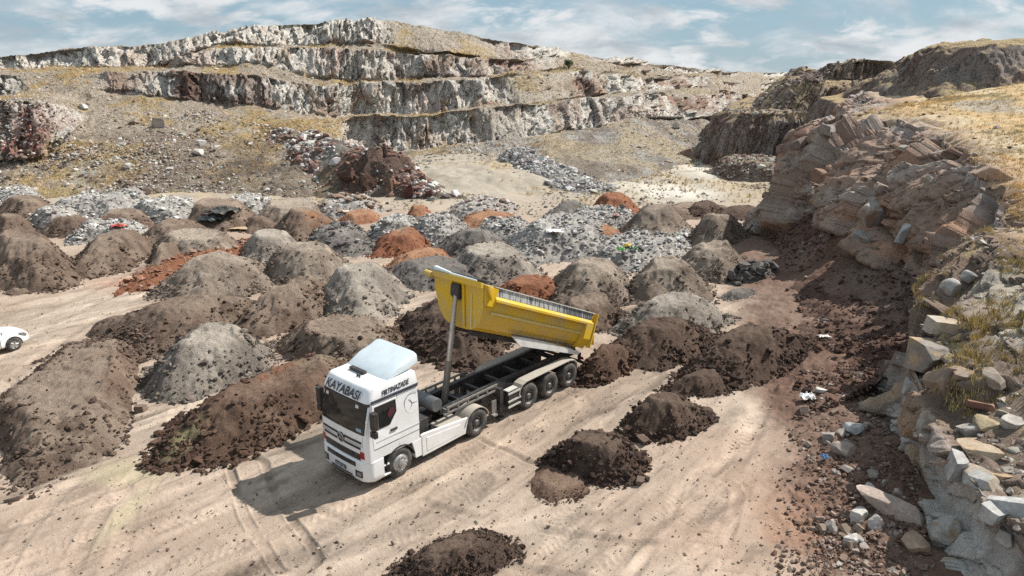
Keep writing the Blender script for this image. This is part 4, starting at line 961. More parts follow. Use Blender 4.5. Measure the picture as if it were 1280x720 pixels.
def heap(name, label, L, R, N, cr, kind, seed, cat, group, flat=.25, bands=0, clods=1.0, rocks=None, lump=1.0, hcap=3.4, hk=.94, cv=.34, crust=.5, patch=None, gpow=None, mat=None, ks=None):
    gpow = gpow or 1.6 + .1*(seed % 9)
    flat = min(flat*(1.0 + .07*(seed % 7)), .55)
    C0, U, V, h = heap_frame(L, R, N, cr, hcap, cv); h *= hk
    lu0 = min(np.linalg.norm(U), np.linalg.norm(V)*1.15); need = h/.98
    if (1-flat)*lu0 < need: flat = max(.20, 1-need/lu0)
    k_ = ks or min(1.28, max(1.04, need/((1-flat)*lu0))); U = U*k_; V = V*k_
    px = abs(R[0]-L[0])*.8*k_; n = int(np.clip(px*1.25, 56, 250))
    rr = np.random.default_rng(seed)
    a, b = np.meshgrid(np.linspace(-1.28, 1.28, n), np.linspace(-1.28, 1.28, n), indexing='ij')
    x = C0[0] + a*U[0] + b*V[0]; y = C0[1] + a*U[1] + b*V[1]
    lu = np.linalg.norm(U); f = 1.0/max(lu, 1.0)
    rad = (np.abs(a)**gpow + np.abs(b)**gpow)**(1/gpow)
    nf = int(rr.integers(5, 8)); fa = np.sort(np.arange(nf)/nf*6.283 + rr.uniform(-.35, .35, nf)) + rr.uniform(0, 6.283); fd = rr.uniform(.80, 1.08, nf)
    ox, oy = rr.uniform(-.14, .14, 2); wob_ = .10*fbm2(x*.8*f, y*.8*f, 2, seed+20)
    pol = sum(np.maximum(0, ((a-ox)*math.cos(t_)+(b-oy)*math.sin(t_))/d_ + wob_)**9 for t_, d_ in zip(fa, fd))**(1/9.)
    rad = .30*rad + .70*pol
    ang = np.arctan2(b, a)
    rad = rad*(1 + .17*fbm2(x*1.2*f, y*1.2*f, 3, seed)) + .05*fbm2(x*1.5, y*1.5, 3, seed+1)
    rad = rad + .035*fbm2(np.cos(ang)*4+seed, np.sin(ang)*4, 3, seed+15)*sst(.2, .6, rad)
    p = np.clip((1-rad)/(1-flat), -.25, 1.05)
    q = np.where(p > 0, np.minimum(1.12*p, 1-.0*p) - .12*sst(.72, 1.02, p), p*.9)
    ridge = 1.0 + .20*fbm2(x*.9*f+seed, y*.9*f, 3, seed+2)
    z = h*q*ridge
    w = np.clip(p*3, 0, 1)
    if bands: z -= w*.05*h*np.abs(np.sin(b*bands*math.pi + .8*fbm2(x*f, y*f, 2, seed+3)))**6*sst(.55, .9, p)*1.6
    f1, f2, cid = worley2(x*1.15, y*1.15, seed+4); g1, g2, cid2 = worley2(x*2.6, y*2.6, seed+5)
    z += lump*w*(.13*fbm2(x*.9, y*.9, 4, seed+6) + .10*np.maximum(.5-f1, 0)*sst(1, .6, p) + .07*np.maximum(.5-g1, 0) + .075*fbm2(x*3.5, y*3.5, 4, seed+7, .65))
    gz = ground_h(x, y)
    zz = gz + z - .03; zz = np.where(rad > 1.1, gz-.25, zz)
    G = np.stack([x, y, zz], -1)
    cr_, ins, clo = (np.array(c) for c in SOIL[kind])
    n1 = fbm2(x*.7, y*.7, 4, seed+8); n2 = fbm2(x*2.2, y*2.2, 3, seed+9); n3 = fbm2((x*.8+y*.6)*2.6, (x*-.6+y*.8)*.5, 3, seed+10)
    top = sst(.55, .95, p + .25*n1)
    C = np.empty(G.shape); C[:] = ins
    C = mixc(C, cr_, np.clip(crust*.85*sst(-.25, .3, n1+.3*n2+.25*n3) + top*.75*crust + .12, 0, 1))
    C = mixc(C, clo, .7*sst(.12, .36, n2 - .3*top))
    if patch:
        for (pa, pb, ps, pc) in patch: C = mixc(C, pc, .8*np.exp(-((a-pa)**2+(b-pb)**2)/ps**2)*sst(-.4, .1, n2))
    V1, F1, C1 = G.reshape(-1, 3), grid_faces(n, n), C.reshape(-1, 3)
    tri = np.concatenate([F1[:, [0, 1, 2]], F1[:, [0, 2, 3]]])
    s_ = np.cross(np.append(U, 0), np.append(V, 0))[2]
    if s_ < 0: tri = tri[:, ::-1]
    ok = (rad.ravel() < 1.16); tri = tri[ok[tri].any(1)]
    # clods tumbled down its sides and lying round its foot
    flat_i = np.where((rad.ravel() > .30) & (rad.ravel() < 1.10))[0]
    cw = sst(.35, .95, rad.ravel()[flat_i])*np.exp(2.2*fbm2(x.ravel()[flat_i]*.9, y.ravel()[flat_i]*.9, 2, seed+11))+.02
    ncl = int(np.clip(px*9*clods, 120, 2600)); pk = rr.choice(flat_i, ncl, p=cw/cw.sum())
    P = V1[pk] + rr.normal(0, .05, (ncl, 3))*np.array([1, 1, .2]); out = rad.ravel()[pk] > 1.0
    P[out, 2] = gz.ravel()[pk][out] + .02
    S = rr.lognormal(-3.0, .5, ncl).clip(.022, .19)*(.8+.4*lump)*np.clip(h, .5, 1.3)
    parts = [(V1, tri, C1)]
    off = len(V1); v, fc, c = rock_cloud(P, S, stone_cols(ncl, rr, clo*1.25, .45, ins*1.15, .4), rr); parts.append((v, fc+off, c)); off += len(v)
    if rocks:
        dens, base, alt, pal_, smin, smed, smax = rocks
        idx = np.where(rad.ravel() < 1.02)[0]; nr_ = int(dens*px)
        wz = np.exp(1.2*fbm2(x.ravel()[idx]*1.1, y.ravel()[idx]*1.1, 2, seed+13)); pk = rr.choice(idx, nr_, p=wz/wz.sum())
        S = rr.lognormal(math.log(smed), .5, nr_).clip(smin, smax); P = V1[pk].copy(); P[:, 2] = np.maximum(P[:, 2], gz.ravel()[pk]) + S*.3
        v, fc, c = rock_cloud(P, S, stone_cols(nr_, rr, base, .35, alt, pal_), rr, TINY, .6); parts.append((v, fc+off, c)); off += len(v)
    Vv = np.concatenate([q_[0] for q_ in parts]); Ff = np.concatenate([q_[1] for q_ in parts]); Cc = np.concatenate([q_[2] for q_ in parts])
    o3 = np.array([C0[0], C0[1], float(ground_h(np.array([C0[0]]), np.array([C0[1]]))[0])])
    me = raw_mesh(name, Vv-o3, Ff, Cc, smooth=True)
    sm = np.zeros(len(Ff), bool); sm[:len(tri)] = True; me.polygons.foreach_set('use_smooth', sm)
    o = link(name, me, mat or M_soil, None, o3); tag(o, label, cat, group); return o
HEAPS = [
 # L, R, N, crest, soil, options, label
 ((22, 492), (176, 512), (22, 604), (122, 424), 'brown', dict(bands=4, flat=.5, crust=.9, gpow=3.0, cv=.62, ks=.96, hk=.9, clods=1.6, patch=[(.45, .3, .4, (.24, .16, .12))]), 'long brown heap at the lower left, nearest to the left edge'),
 ((188, 478), (345, 452), (250, 500), (263, 399), 'grey', dict(flat=.46, crust=.85, clods=1.3, cv=.5), 'grey topped flat heap behind the front brown heap'),
 ((188, 566), (478, 462), (330, 566), (372, 446), 'rich', dict(flat=.30, crust=.45, clods=1.6, lump=1.2, gpow=2.4, cv=.30, ks=.95, patch=[(.55, .45, .35, (.33, .28, .21)), (-.72, -.35, .16, (.34, .31, .17)), (-.1, .35, .2, (.25, .11, .06))]), 'large red brown heap left of the truck cab with a pale yellow stain'),
 ((343, 432), (514, 438), (430, 456), (425, 397), 'brown', dict(flat=.34, crust=.8), 'flat topped brown heap directly behind the truck cab'),
 ((148, 415), (332, 402), (215, 432), (245, 361), 'brown', dict(crust=.4, clods=1.4, flat=.15), 'peaked dark brown heap beside the sandy track at the left'),
 ((290, 405), (420, 378), (335, 415), (360, 342), 'brown', dict(crust=.6, flat=.25), 'rounded brown heap between two grey heaps left of the middle'),
 ((406, 378), (503, 370), (455, 393), (455, 321), 'grey', dict(crust=.85, flat=.30, bands=1), 'smooth grey heap with a drag line down its front'),
 ((335, 340), (446, 336), (392, 352), (395, 298), 'tan', dict(crust=.7, flat=.28, patch=[(-.6, 0, .4, (.15, .12, .1))]), 'tan heap with a dark left flank behind the rounded brown heap'),  # left flank patch: shade and fresh dark soil both put into the colour
 ((198, 362), (346, 348), (265, 374), (263, 311), 'tan', dict(crust=.5, clods=1.2, flat=.2), 'broad tan heap leaning against the red rock ridge'),
 ((148, 358), (312, 306), (226, 346), (236, 312), 'red', dict(crust=.4, clods=.5, flat=.1, lump=1.6, hcap=1.0, rocks=(3.2, (.36, .18, .12), (.42, .29, .23), .35, .05, .15, .42)), 'ridge of orange red rock pieces beside the sandy track'),
 ((292, 317), (376, 312), (335, 327), (332, 282), 'grey', dict(crust=1.0, flat=.4, clods=.5, lump=.6), 'smooth pale grey heap with a flat top below the black plastic'),
 ((335, 293), (428, 287), (377, 303), (378, 252), 'brown', dict(crust=.5, flat=.2, patch=[(.35, -.25, .35, (.34, .16, .08))]), 'brown heap with an orange scar on its right flank'),
 ((370, 308), (467, 304), (420, 319), (412, 280), 'slate', dict(crust=.5, rocks=(1.6, (.22, .20, .19), (.36, .34, .32), .3, .08, .2, .6), flat=.2), 'grey heap of slabs and soil right of the orange scarred heap'),
 ((-28, 338), (112, 336), (40, 357), (45, 282), 'brown', dict(crust=.45, clods=1.3, flat=.2), 'big brown heap at the left edge beyond the sandy track'),
 ((82, 332), (197, 312), (130, 337), (130, 286), 'brown', dict(crust=.5, flat=.2), 'brown heap right of the big one at the left edge'),
 ((48, 290), (126, 288), (90, 299), (80, 265), 'brown', dict(crust=.6, flat=.2), 'small brown heap behind the big one at the left edge'),
 ((116, 288), (196, 283), (152, 294), (150, 259), 'brown', dict(crust=.6), 'brown heap before the pale rubble at the left'),
 ((176, 302), (264, 292), (216, 313), (216, 267), 'brown', dict(crust=.5, flat=.2), 'brown heap right of the red cloth'),
 ((-14, 290), (54, 286), (22, 297), (20, 262), 'brown', dict(crust=.5), 'brown heap cut by the left edge behind the big one'),
 ((188, 314), (304, 308), (245, 322), (255, 284), 'tan', dict(crust=.8, flat=.4, lump=.7), 'low tan heap behind the red rock ridge'),
 ((228, 274), (334, 274), (282, 286), (266, 244), 'brown', dict(crust=.8, flat=.3, lump=.7), 'smooth brown heap above the black plastic'),
 ((296, 284), (346, 284), (322, 290), (318, 266), 'brown', dict(crust=.2, clods=1.3, flat=.1), 'small dark brown heap right of the black plastic'),
 ((318, 268), (412, 264), (366, 276), (376, 247), 'tan', dict(crust=.9, flat=.5, lump=.6), 'pale tan bank behind the orange scarred heap'),
 ((-12, 266), (72, 262), (30, 273), (30, 240), 'brown', dict(crust=.5), 'far brown heap at the left edge below the grey rubble'),
 ((186, 330), (236, 312), (212, 334), (215, 297), 'brown', dict(crust=.5, flat=.2), 'narrow brown heap between the sandy track and the low tan heap'),
 # middle
 ((460, 314), (542, 309), (500, 321), (496, 284), 'red', dict(crust=.35, lump=1.3, patch=[(.0, .3, .3, (.34, .28, .2))]), 'rust red heap with a tan patch on top left of the middle'),
 ((486, 331), (568, 319), (525, 336), (530, 304), 'orange', dict(crust=.5, lump=1.2), 'orange red heap joined to the rust red one'),
 ((546, 310), (642, 310), (592, 320), (592, 279), 'slate', dict(crust=.35, flat=.15, clods=1.2), 'dark grey peaked heap behind the raised tipper body'),
 ((556, 338), (668, 336), (620, 352), (618, 302), 'grey', dict(crust=.75, flat=.3), 'grey tan heap just behind the raised tipper body'),
 ((484, 345), (600, 345), (540, 360), (548, 320), 'slate', dict(crust=.2, flat=.3, clods=1.2), 'dark heap with a flat top left of the raised tipper front'),
 ((497, 410), (640, 415), (572, 459), (565, 352), 'dark', dict(crust=.5, flat=.15, clods=2.0, lump=1.5), 'dark cloddy heap seen through under the raised tipper'),
 ((614, 373), (704, 367), (660, 380), (660, 341), 'red', dict(crust=.35, lump=1.2), 'rust red heap right behind the tipper side'),
 ((688, 366), (790, 366), (740, 380), (740, 311), 'tan', dict(crust=.6, flat=.3), 'tan heap with furrowed flanks right of the tipper'),
 ((778, 364), (890, 364), (832, 377), (832, 315), 'tan', dict(crust=.6, flat=.32, bands=2), 'stepped tan heap at the head of the right row'),
 ((688, 402), (792, 397), (738, 412), (736, 361), 'brown', dict(crust=.45), 'brown heap beside the tail of the tipper'),
 ((772, 408), (906, 402), (842, 417), (846, 360), 'grey', dict(crust=.55, flat=.2), 'grey tan heap behind the fresh dark heaps'),
 ((746, 448), (906, 428), (822, 465), (832, 387), 'dark', dict(crust=.45, clods=1.6, lump=1.3, flat=.18, cv=.3, patch=[(.4, -.3, .3, (.19, .13, .09))]), 'large fresh dark heap right of the tipper tail'),
 ((850, 468), (1002, 447), (912, 490), (915, 399), 'dark', dict(crust=.55, clods=1.6, lump=1.3, flat=.12, cv=.3), 'pointed fresh dark heap at the edge of the right hand track'),
 ((716, 474), (792, 458), (742, 484), (752, 428), 'rich', dict(crust=.15, clods=1.8, lump=1.4, flat=.1, cv=.3), 'red brown soil just tipped out behind the rear wheels'),
 ((833, 486), (917, 482), (872, 497), (868, 459), 'dark', dict(crust=.6, clods=1.4, flat=.2, cv=.3), 'small dark heap at the foot of the pointed one'),
 ((848, 338), (938, 336), (892, 347), (890, 292), 'tan', dict(crust=.65, flat=.3, bands=2), 'tan heap in the right row with pressed bands across its top'),
 ((852, 304), (932, 298), (890, 309), (890, 262), 'tan', dict(crust=.65, flat=.35), 'far tan heap at the end of the right row'),
 ((783, 294), (860, 292), (826, 303), (808, 250), 'tan', dict(crust=.55, flat=.15, patch=[(-.6, 0, .45, (.13, .11, .1))]), 'dark flanked tan heap right of the red heap at the back'),  # dark flank away from the sun: its shade and fresh soil painted in
 ((736, 267), (798, 264), (770, 272), (768, 239), 'red', dict(crust=.4), 'red heap at the back against the pale floor'),
 ((710, 302), (793, 300), (752, 307), (752, 278), 'orange', dict(crust=.5, flat=.2), 'orange red heap lying between grey rubble'),
 ((570, 281), (670, 281), (620, 290), (622, 263), 'orange', dict(crust=.5, flat=.35, hcap=1.0), 'long low orange heap at the back of the middle'),
 ((505, 273), (545, 271), (527, 277), (526, 255), 'orange', dict(crust=.4), 'small orange heap at the foot of the red rocks'),
 ((428, 275), (478, 272), (455, 281), (452, 260), 'orange', dict(crust=.7, flat=.4, hcap=.8), 'low tan orange heap left of the small orange one'),
 ((678, 278), (746, 273), (712, 282), (712, 245), 'slate', dict(crust=.4, flat=.1, patch=[(.4, .2, .4, (.27, .26, .2))]), 'dark pointed heap at the back left of the red heap'),
 ((858, 264), (905, 264), (880, 270), (880, 247), 'dark', dict(crust=.2, clods=1.6, lump=1.6), 'black clump of scrub and soil before the pale floor'),
 ((900, 266), (955, 266), (930, 272), (932, 254), 'dark', dict(crust=.3, clods=1.3), 'low dark ridge right of the black clump'),
 ((910, 350), (972, 347), (940, 354), (940, 324), 'slate', dict(crust=.2, rocks=(1.4, (.10, .095, .09), (.17, .155, .145), .4, .10, .26, .7), hcap=.9), 'low mound of black slabs on the right hand track'),
 ((903, 371), (943, 369), (922, 374), (922, 360), 'slate', dict(crust=.2, hcap=.5), 'little dark heap below the black slabs'),
 ((820, 262), (905, 262), (860, 270), (842, 252), 'brown', dict(crust=.5, hcap=1.0), 'brown bank between the dark flanked heap and the black clump'),
 # front
 ((755, 538), (886, 524), (812, 556), (815, 485), 'dark', dict(crust=.75, clods=1.5, lump=1.0, flat=.2, ks=.92, hk=.95, cv=.3), 'farther of the two small dark heaps in front of the trailer wheels'),
 ((676, 578), (816, 578), (745, 604), (748, 529), 'dark', dict(crust=.85, clods=1.5, lump=1.0, flat=.3, ks=.9, hk=.95, cv=.3), 'nearer of the two small dark heaps in front of the trailer wheels'),
 ((474, 722), (640, 692), (548, 748), (572, 655), 'dark', dict(crust=.8, clods=1.8, lump=1.2, flat=.15, hcap=.7, ks=.92, cv=.3), 'low dark heap of clods at the bottom edge of the picture'),
 ((662, 607), (735, 600), (705, 622), (700, 594), 'rich', dict(crust=.6, clods=1.0, flat=.4, hcap=.22, lump=.5), 'thin scrape of brown soil in front of the nearer small heap'),
 ((8, 366), (48, 358), (30, 369), (30, 354), 'brown', dict(crust=.4, hcap=.25, clods=.6, lump=.5), 'thin strip of brown soil on the sandy track at the left'),
]
for i, (L, R, N, c, kind, op, lab) in enumerate(HEAPS):
    heap('soil_heap', lab, L, R, N, c, kind, 1000+37*i, 'soil heap', 'heaps of tipped soil', **op)
PALE = (8.5, (.49, .475, .45), (.25, .23, .215), .36, .04, .105, .55)
GREY = (8.5, (.41, .40, .38), (.18, .17, .165), .45, .04, .105, .5)
RUB = [
 ((-14, 249), (54, 246), (20, 253), (20, 230), PALE, 'pale rubble heap cut by the left edge at the foot of the slope'),
 ((52, 268), (192, 266), (120, 277), (125, 236), PALE, 'wide pale rubble heap below the grassy left slope'),
 ((30, 285), (110, 281), (66, 289), (70, 250), (3, (.42, .39, .36), (.3, .26, .23), .5, .05, .13, .4), 'dusty tan rubble heap in front of the wide pale one'),
 ((158, 274), (258, 273), (210, 282), (205, 242), PALE, 'pale grey rubble heap with dark slabs beside the smooth brown heap'),
 ((96, 297), (192, 295), (148, 304), (152, 273), PALE, 'pale rubble heap under the red cloth'),
 ((282, 261), (350, 260), (320, 268), (310, 238), PALE, 'pale rubble heap before the dark foot of the slope'),
 ((140, 258), (190, 256), (165, 262), (160, 231), PALE, 'grey slab heap at the top of the left rubble'),
 ((458, 295), (533, 291), (496, 301), (496, 262), PALE, 'pale rubble heap behind the rust red heap'),
 ((513, 298), (594, 294), (555, 306), (552, 257), GREY, 'grey rubble heap behind the dark grey peaked heap'),
 ((634, 310), (770, 304), (700, 324), (700, 262), GREY, 'wide grey rubble heap with a white sheet on its side'),
 ((738, 322), (858, 312), (800, 334), (802, 288), GREY, 'grey rubble heap littered with green and yellow scraps'),
 ((690, 284), (800, 279), (745, 292), (742, 252), GREY, 'grey rubble heap behind the orange red heap'),
 ((590, 292), (672, 290), (632, 299), (636, 270), GREY, 'grey rubble heap right of the long low orange heap'),
 ((796, 300), (862, 300), (830, 312), (836, 280), PALE, 'pale rubble heap below the dark flanked tan heap'),
 ((395, 262), (470, 260), (432, 268), (430, 240), (3, (.36, .31, .27), (.22, .15, .11), .5, .07, .2, .7), 'brown rubble heap at the foot of the red rock spur'),
 ((560, 266), (640, 262), (600, 272), (598, 244), (3.4, (.40, .37, .34), (.26, .18, .15), .4, .06, .17, .5), 'pinkish rubble heap at the tip of the spur'),
]
for i, (L, R, N, c, rk, lab) in enumerate(RUB):
    heap('rubble_heap', lab, L, R, N, c, 'stone', 5000+41*i, 'rubble heap', 'heaps of broken stone', crust=.4, rocks=rk, flat=.35, clods=.5, lump=1.8, mat=M_stone, hk=.82, ks=1.08)

# ---- litter lying on the heaps
def crumple(name, label, cat, P, sx, sy, c, seed, thick=.12, rough=.55, rz=0.0):
    n = 26; a, b = np.meshgrid(np.linspace(-1, 1, n), np.linspace(-1, 1, n), indexing='ij')
    k = 1 + .25*fbm2(a*1.3+seed, b*1.3, 2, seed); x = a*sx*k; y = b*sy*k
    z = thick*(1.2*np.abs(fbm2(a*1.7, b*1.7+seed, 3, seed+1)) + .5*(1-np.maximum(np.abs(a), np.abs(b))**2))
    m = mat_plain(name+'_'+'material', c, rough, dirt=.35)
    top = np.stack([x, y, z], -1).reshape(-1, 3); bot = top - np.array([0, 0, .02]); F1 = grid_faces(n, n)
    o = link(name, raw_mesh(name, np.concatenate([top, bot]), np.concatenate([F1[:, ::-1], F1+n*n])), m, None, P); o.rotation_euler[2] = rz
    tag(o, label, cat); return o
def scene_top(px, py):
    """first thing the ray through a pixel meets"""
    dg = bpy.context.evaluated_depsgraph_get(); d = Vector(ray(px, py)).normalized()
    hit, loc, n, i, o, mm = scene.ray_cast(dg, Vector((0, 0, CAM_H)), d)
    return np.array(loc) if hit else at(px, py)
bpy.context.view_layer.update()
spots = {k: scene_top(*k) for k in [(149, 284), (692, 291), (278, 268), (263, 276), (776, 314), (784, 309), (792, 313), (770, 271), (848, 300), (1009, 498), (1030, 421), (1031, 575), (300, 286)]}
crumple('red_cloth', 'crumpled bright red cloth on the pale rubble at the left', 'cloth', tuple(spots[(149, 284)]+[0, -.1, .10]), .55, .32, (.50, .06, .04), 1, .2)
crumple('white_sheet', 'oval white sheet lying on the wide grey rubble heap', 'sheet', tuple(spots[(692, 291)]+[0, -.1, .15]), .62, .42, (.75, .74, .71), 2, .12)
for k, rz, s in (((278, 268), .3, 1.3), ((263, 276), -.5, .8)):
    crumple('plastic_sheet', 'crumpled black plastic sheeting on the heaps left of the middle' if s > 1 else 'smaller grey green plastic piece beside the black sheeting', 'plastic sheet', tuple(spots[k]+[0, -.1, .15]), 1.1*s, .7*s, (.022, .026, .026) if s > 1 else (.10, .125, .12), int(7*s), .38*s, .45, rz)
for k, c, w in (((776, 314), (.10, .42, .07), 'bright green'), ((784, 309), (.65, .48, .08), 'yellow'), ((792, 313), (.05, .16, .07), 'dark green'), ((770, 271), (.60, .33, .31), 'pink'), ((848, 300), (.72, .70, .66), 'white')):
    crumple('scrap', w + ' plastic scrap lying on the grey rubble', 'scrap', tuple(spots[k]+[0, -.1, .10]), .27, .2, c, len(w), .22)
crumple('white_bag', 'crumpled white bag beside the right hand track', 'bag', tuple(spots[(1009, 498)]+[0, 0, .04]), .27, .20, (.72, .72, .71), 11, .18)
crumple('white_scrap', 'small flat white scrap at the edge of the red brown soil', 'scrap', tuple(spots[(1030, 421)]+[0, 0, .03]), .26, .14, (.68, .66, .62), 12, .06)
crumple('blue_scrap', 'small blue scrap among the shaded rubble', 'scrap', tuple(spots[(1031, 575)]+[0, 0, .1]), .12, .1, (.08, .22, .42), 13, .1)
crumple('tan_board', 'flat orange tan board between the heaps near the black plastic', 'board', tuple(spots[(300, 286)]+[0, -.1, .1]), .8, .5, (.44, .32, .20), 14, .05)

# ---- bush on the rim
def bush(name, label, P, h, w, seed, n=900):
    root = empty(name, P); tag(root, label, 'bush'); r = np.random.default_rng(seed)
    bm = bmesh.new()
    for k in range(7):
        a = k*.9; tube(bm, (0, 0, -.3), (math.cos(a)*w*.3, math.sin(a)*w*.3, h*.6), .05, .015, 6)
    obj('stem', bm, mat_plain('bark', (.09, .065, .045), .9), root)
    ce = r.normal(0, 1, (22, 3)); ce /= np.linalg.norm(ce, axis=1, keepdims=True); ce = ce*r.uniform(.3, .75, (22, 1))*np.array([w*.6, w*.6, h*.48]) + np.array([0, 0, h*.55])
    c = ce[r.integers(0, 22, n)] + r.normal(0, .16*h*.5, (n, 3)); u = r.normal(size=(n, 3)); u /= np.linalg.norm(u, axis=1, keepdims=True)
    v = np.cross(u, r.normal(size=(n, 3))); v /= np.linalg.norm(v, axis=1, keepdims=True); s = r.uniform(.05, .12, (n, 1))*h*.55
    V = np.stack([c-u*s, c+v*s*.6, c+u*s, c-v*s*.6], 1).reshape(-1, 3); C = np.repeat(np.array([.045, .075, .028])*r.uniform(.6, 1.5, (n, 1)), 4, 0)
    link('foliage', raw_mesh('foliage', V, np.arange(4*n).reshape(-1, 4), C, smooth=False), M_grass, root)
bush('bush', 'lone dark green bush on the rim of the far quarry wall', tuple(on_grid(WG, 717, 80, 9)), 1.9, 1.5, 1)
# ================================================================== THE TIPPER LORRY (x forward, y to its left, z up)
W_ = mat_plain('white_paint', (.80, .81, .82), .32, dirt=.50, dirtc=(.56, .51, .45), scale=1.3, coat=.4)
W_d = mat_plain('dusty_white_paint', (.76, .76, .75), .4, dirt=.42, dirtc=(.44, .38, .31), scale=2.2)
DK = mat_plain('black_steel', (.022, .022, .024), .5, dirt=.30, dirtc=(.17, .14, .115), scale=3)
DUSTY = mat_plain('dusty_steel', (.15, .14, .13), .7, dirt=.7, dirtc=(.30, .26, .22), scale=3)
BEIGE = mat_plain('dust_covered_plate', (.37, .335, .29), .8, dirt=.6, dirtc=(.30, .25, .20), scale=3)
GL = mat_plain('dark_glass', (.012, .015, .016), .05, dirt=.03, dirtc=(.25, .22, .18), scale=2, spec=.45)
PL = mat_plain('black_plastic', (.018, .018, .02), .45, dirt=.2, scale=5)
RUBR = mat_plain('tyre_rubber', (.035, .033, .032), .85, dirt=.75, dirtc=(.20, .17, .145), scale=4)
RIMG = mat_plain('rim_metal', (.50, .50, .50), .35, .7, dirt=.5, dirtc=(.28, .24, .2), scale=6)
RIMD = mat_plain('dark_rim', (.10, .098, .095), .5, .3, dirt=.6, dirtc=(.22, .19, .16), scale=6)
YEL = mat_plain('yellow_paint', (.66, .41, .014), .45, dirt=.8, dirtc=(.40, .33, .20), scale=1.1, coat=.2)
CHR = mat_plain('hydraulic_steel', (.42, .41, .40), .28, .85, dirt=.5, dirtc=(.22, .18, .14), scale=4)
GREYB = mat_plain('worn_board', (.45, .45, .44), .6, dirt=0)
def streaks(m):
    nt = m.node_tree; b = nt.nodes['Principled BSDF']; tc = nt.nodes.new('ShaderNodeTexCoord'); mp = nt.nodes.new('ShaderNodeMapping')
    mp.inputs['Scale'].default_value = (7.0, 1, .9); n = nt.nodes.new('ShaderNodeTexNoise'); n.inputs['Scale'].default_value = 1.6; n.inputs['Detail'].default_value = 7
    r = nt.nodes.new('ShaderNodeValToRGB'); e = r.color_ramp.elements; e[0].position = .43; e[0].color = (.50, .51, .50, 1); e[1].position = .56; e[1].color = (.10, .115, .125, 1)
    sx = nt.nodes.new('ShaderNodeSeparateXYZ'); ad = nt.nodes.new('ShaderNodeMath'); ad.operation = 'MULTIPLY_ADD'
    mr = nt.nodes.new('ShaderNodeMapRange'); mr.inputs['From Min'].default_value = -8.9; mr.inputs['From Max'].default_value = -7.9; mr.inputs['To Min'].default_value = .10; mr.inputs['To Max'].default_value = -.05
    L = nt.links.new; L(tc.outputs['Object'], mp.inputs['Vector']); L(mp.outputs['Vector'], n.inputs['Vector']); L(tc.outputs['Object'], sx.inputs[0]); L(sx.outputs['X'], mr.inputs['Value'])
    L(n.outputs['Fac'], ad.inputs[0]); ad.inputs[1].default_value = 1.0; L(mr.outputs['Result'], ad.inputs[2]); L(ad.outputs[0], r.inputs['Fac']); L(r.outputs['Color'], b.inputs['Base Color'])
streaks(GREYB)
O_TR = (-4.5465, 21.1069); HEAD = math.radians(-131.31)
gz0 = float(np.mean(ground_h(np.array([-4.5, -1.5, 1.5]), np.array([21., 24., 27.]))))
TR = empty('tipper_lorry', (O_TR[0], O_TR[1], gz0), HEAD)
tag(TR, 'white lorry with its long yellow tipper body raised', 'lorry')

ZT = [1.04, 1.5, 1.95, 2.4, 2.93, 2.98, 3.0, 3.12, 3.30, 3.385, 3.415, 3.43]
FX = [1.36, 1.37, 1.35, 1.27, 1.15, 1.145, 1.19, 1.15, 1.05, .99, .93, .80]
HW = [1.21, 1.22, 1.22, 1.215, 1.18, 1.18, 1.195, 1.185, 1.155, 1.13, 1.08, .98]
RX = [-.90]*8 + [-.88, -.86, -.80, -.70]
def cabp(z): return np.interp(z, ZT, FX), np.interp(z, ZT, HW), np.interp(z, ZT, RX)
def shear(x, z): return z + max(0.0, z-2.98)*.17*(1.0-x)/1.9
RAD = .20
def front_x(y, z, off=0.0):
    fx, hw, _ = cabp(z); r = RAD; a = abs(y)-(hw-r)
    return (fx + off - .05*(y/1.2)**2) if a <= 0 else fx + off - .05*(y/1.2)**2 - r + math.sqrt(max(r*r-a*a, 0))
def outline(z, off=0.0):
    fx, hw, rx = cabp(z); P = []
    ys = np.linspace(-(hw-RAD), hw-RAD, 13)
    c = [(-math.cos(a)*RAD - (hw-RAD), math.sin(a)*RAD) for a in np.linspace(0, math.pi/2, 7)[:-1]]
    for yy, xx in c: P.append((fx-RAD-.05*((hw-RAD)/1.2)**2+xx, yy))
    for y in ys: P.append((fx-.05*(y/1.2)**2, y))
    for yy, xx in c[::-1]: P.append((fx-RAD-.05*((hw-RAD)/1.2)**2+xx, -yy))
    P.append((rx+.06, hw)); P.append((rx, hw-.06)); P.append((rx, -hw+.06)); P.append((rx+.06, -hw))
    return P
bm = bmesh.new(); rings = []
for z in ZT: rings.append([bm.verts.new((x, y, shear(x, z))) for x, y in outline(z)])
n = len(rings[0])
for a, b in zip(rings, rings[1:]):
    for i in range(n): bm.faces.new((a[i], a[(i+1) % n], b[(i+1) % n], b[i]))
bm.faces.new(rings[-1]); bm.faces.new(rings[0][::-1]); bmesh.ops.recalc_face_normals(bm, faces=bm.faces)
CAB = obj('cab', bm, W_, TR, smooth=True)
e = CAB.modifiers.new('EdgeSplit', 'EDGE_SPLIT'); e.split_angle = math.radians(32)
def side_panel(name, pts, off, th, mat, parent, s=1, bevel=0.0):
    bm = bmesh.new(); A = []; B = []
    for x, z in pts:
        y = float(cabp(z)[1]); zz = shear(x, z); A.append(bm.verts.new((x, s*(y+off), zz))); B.append(bm.verts.new((x, s*(y+off-th), zz)))
    bm.faces.new(A); bm.faces.new(B[::-1])
    for i in range(len(A)): bm.faces.new((A[i], B[i], B[(i+1) % len(A)], A[(i+1) % len(A)]))
    bmesh.ops.recalc_face_normals(bm, faces=bm.faces); return obj(name, bm, mat, parent, bevel=bevel)
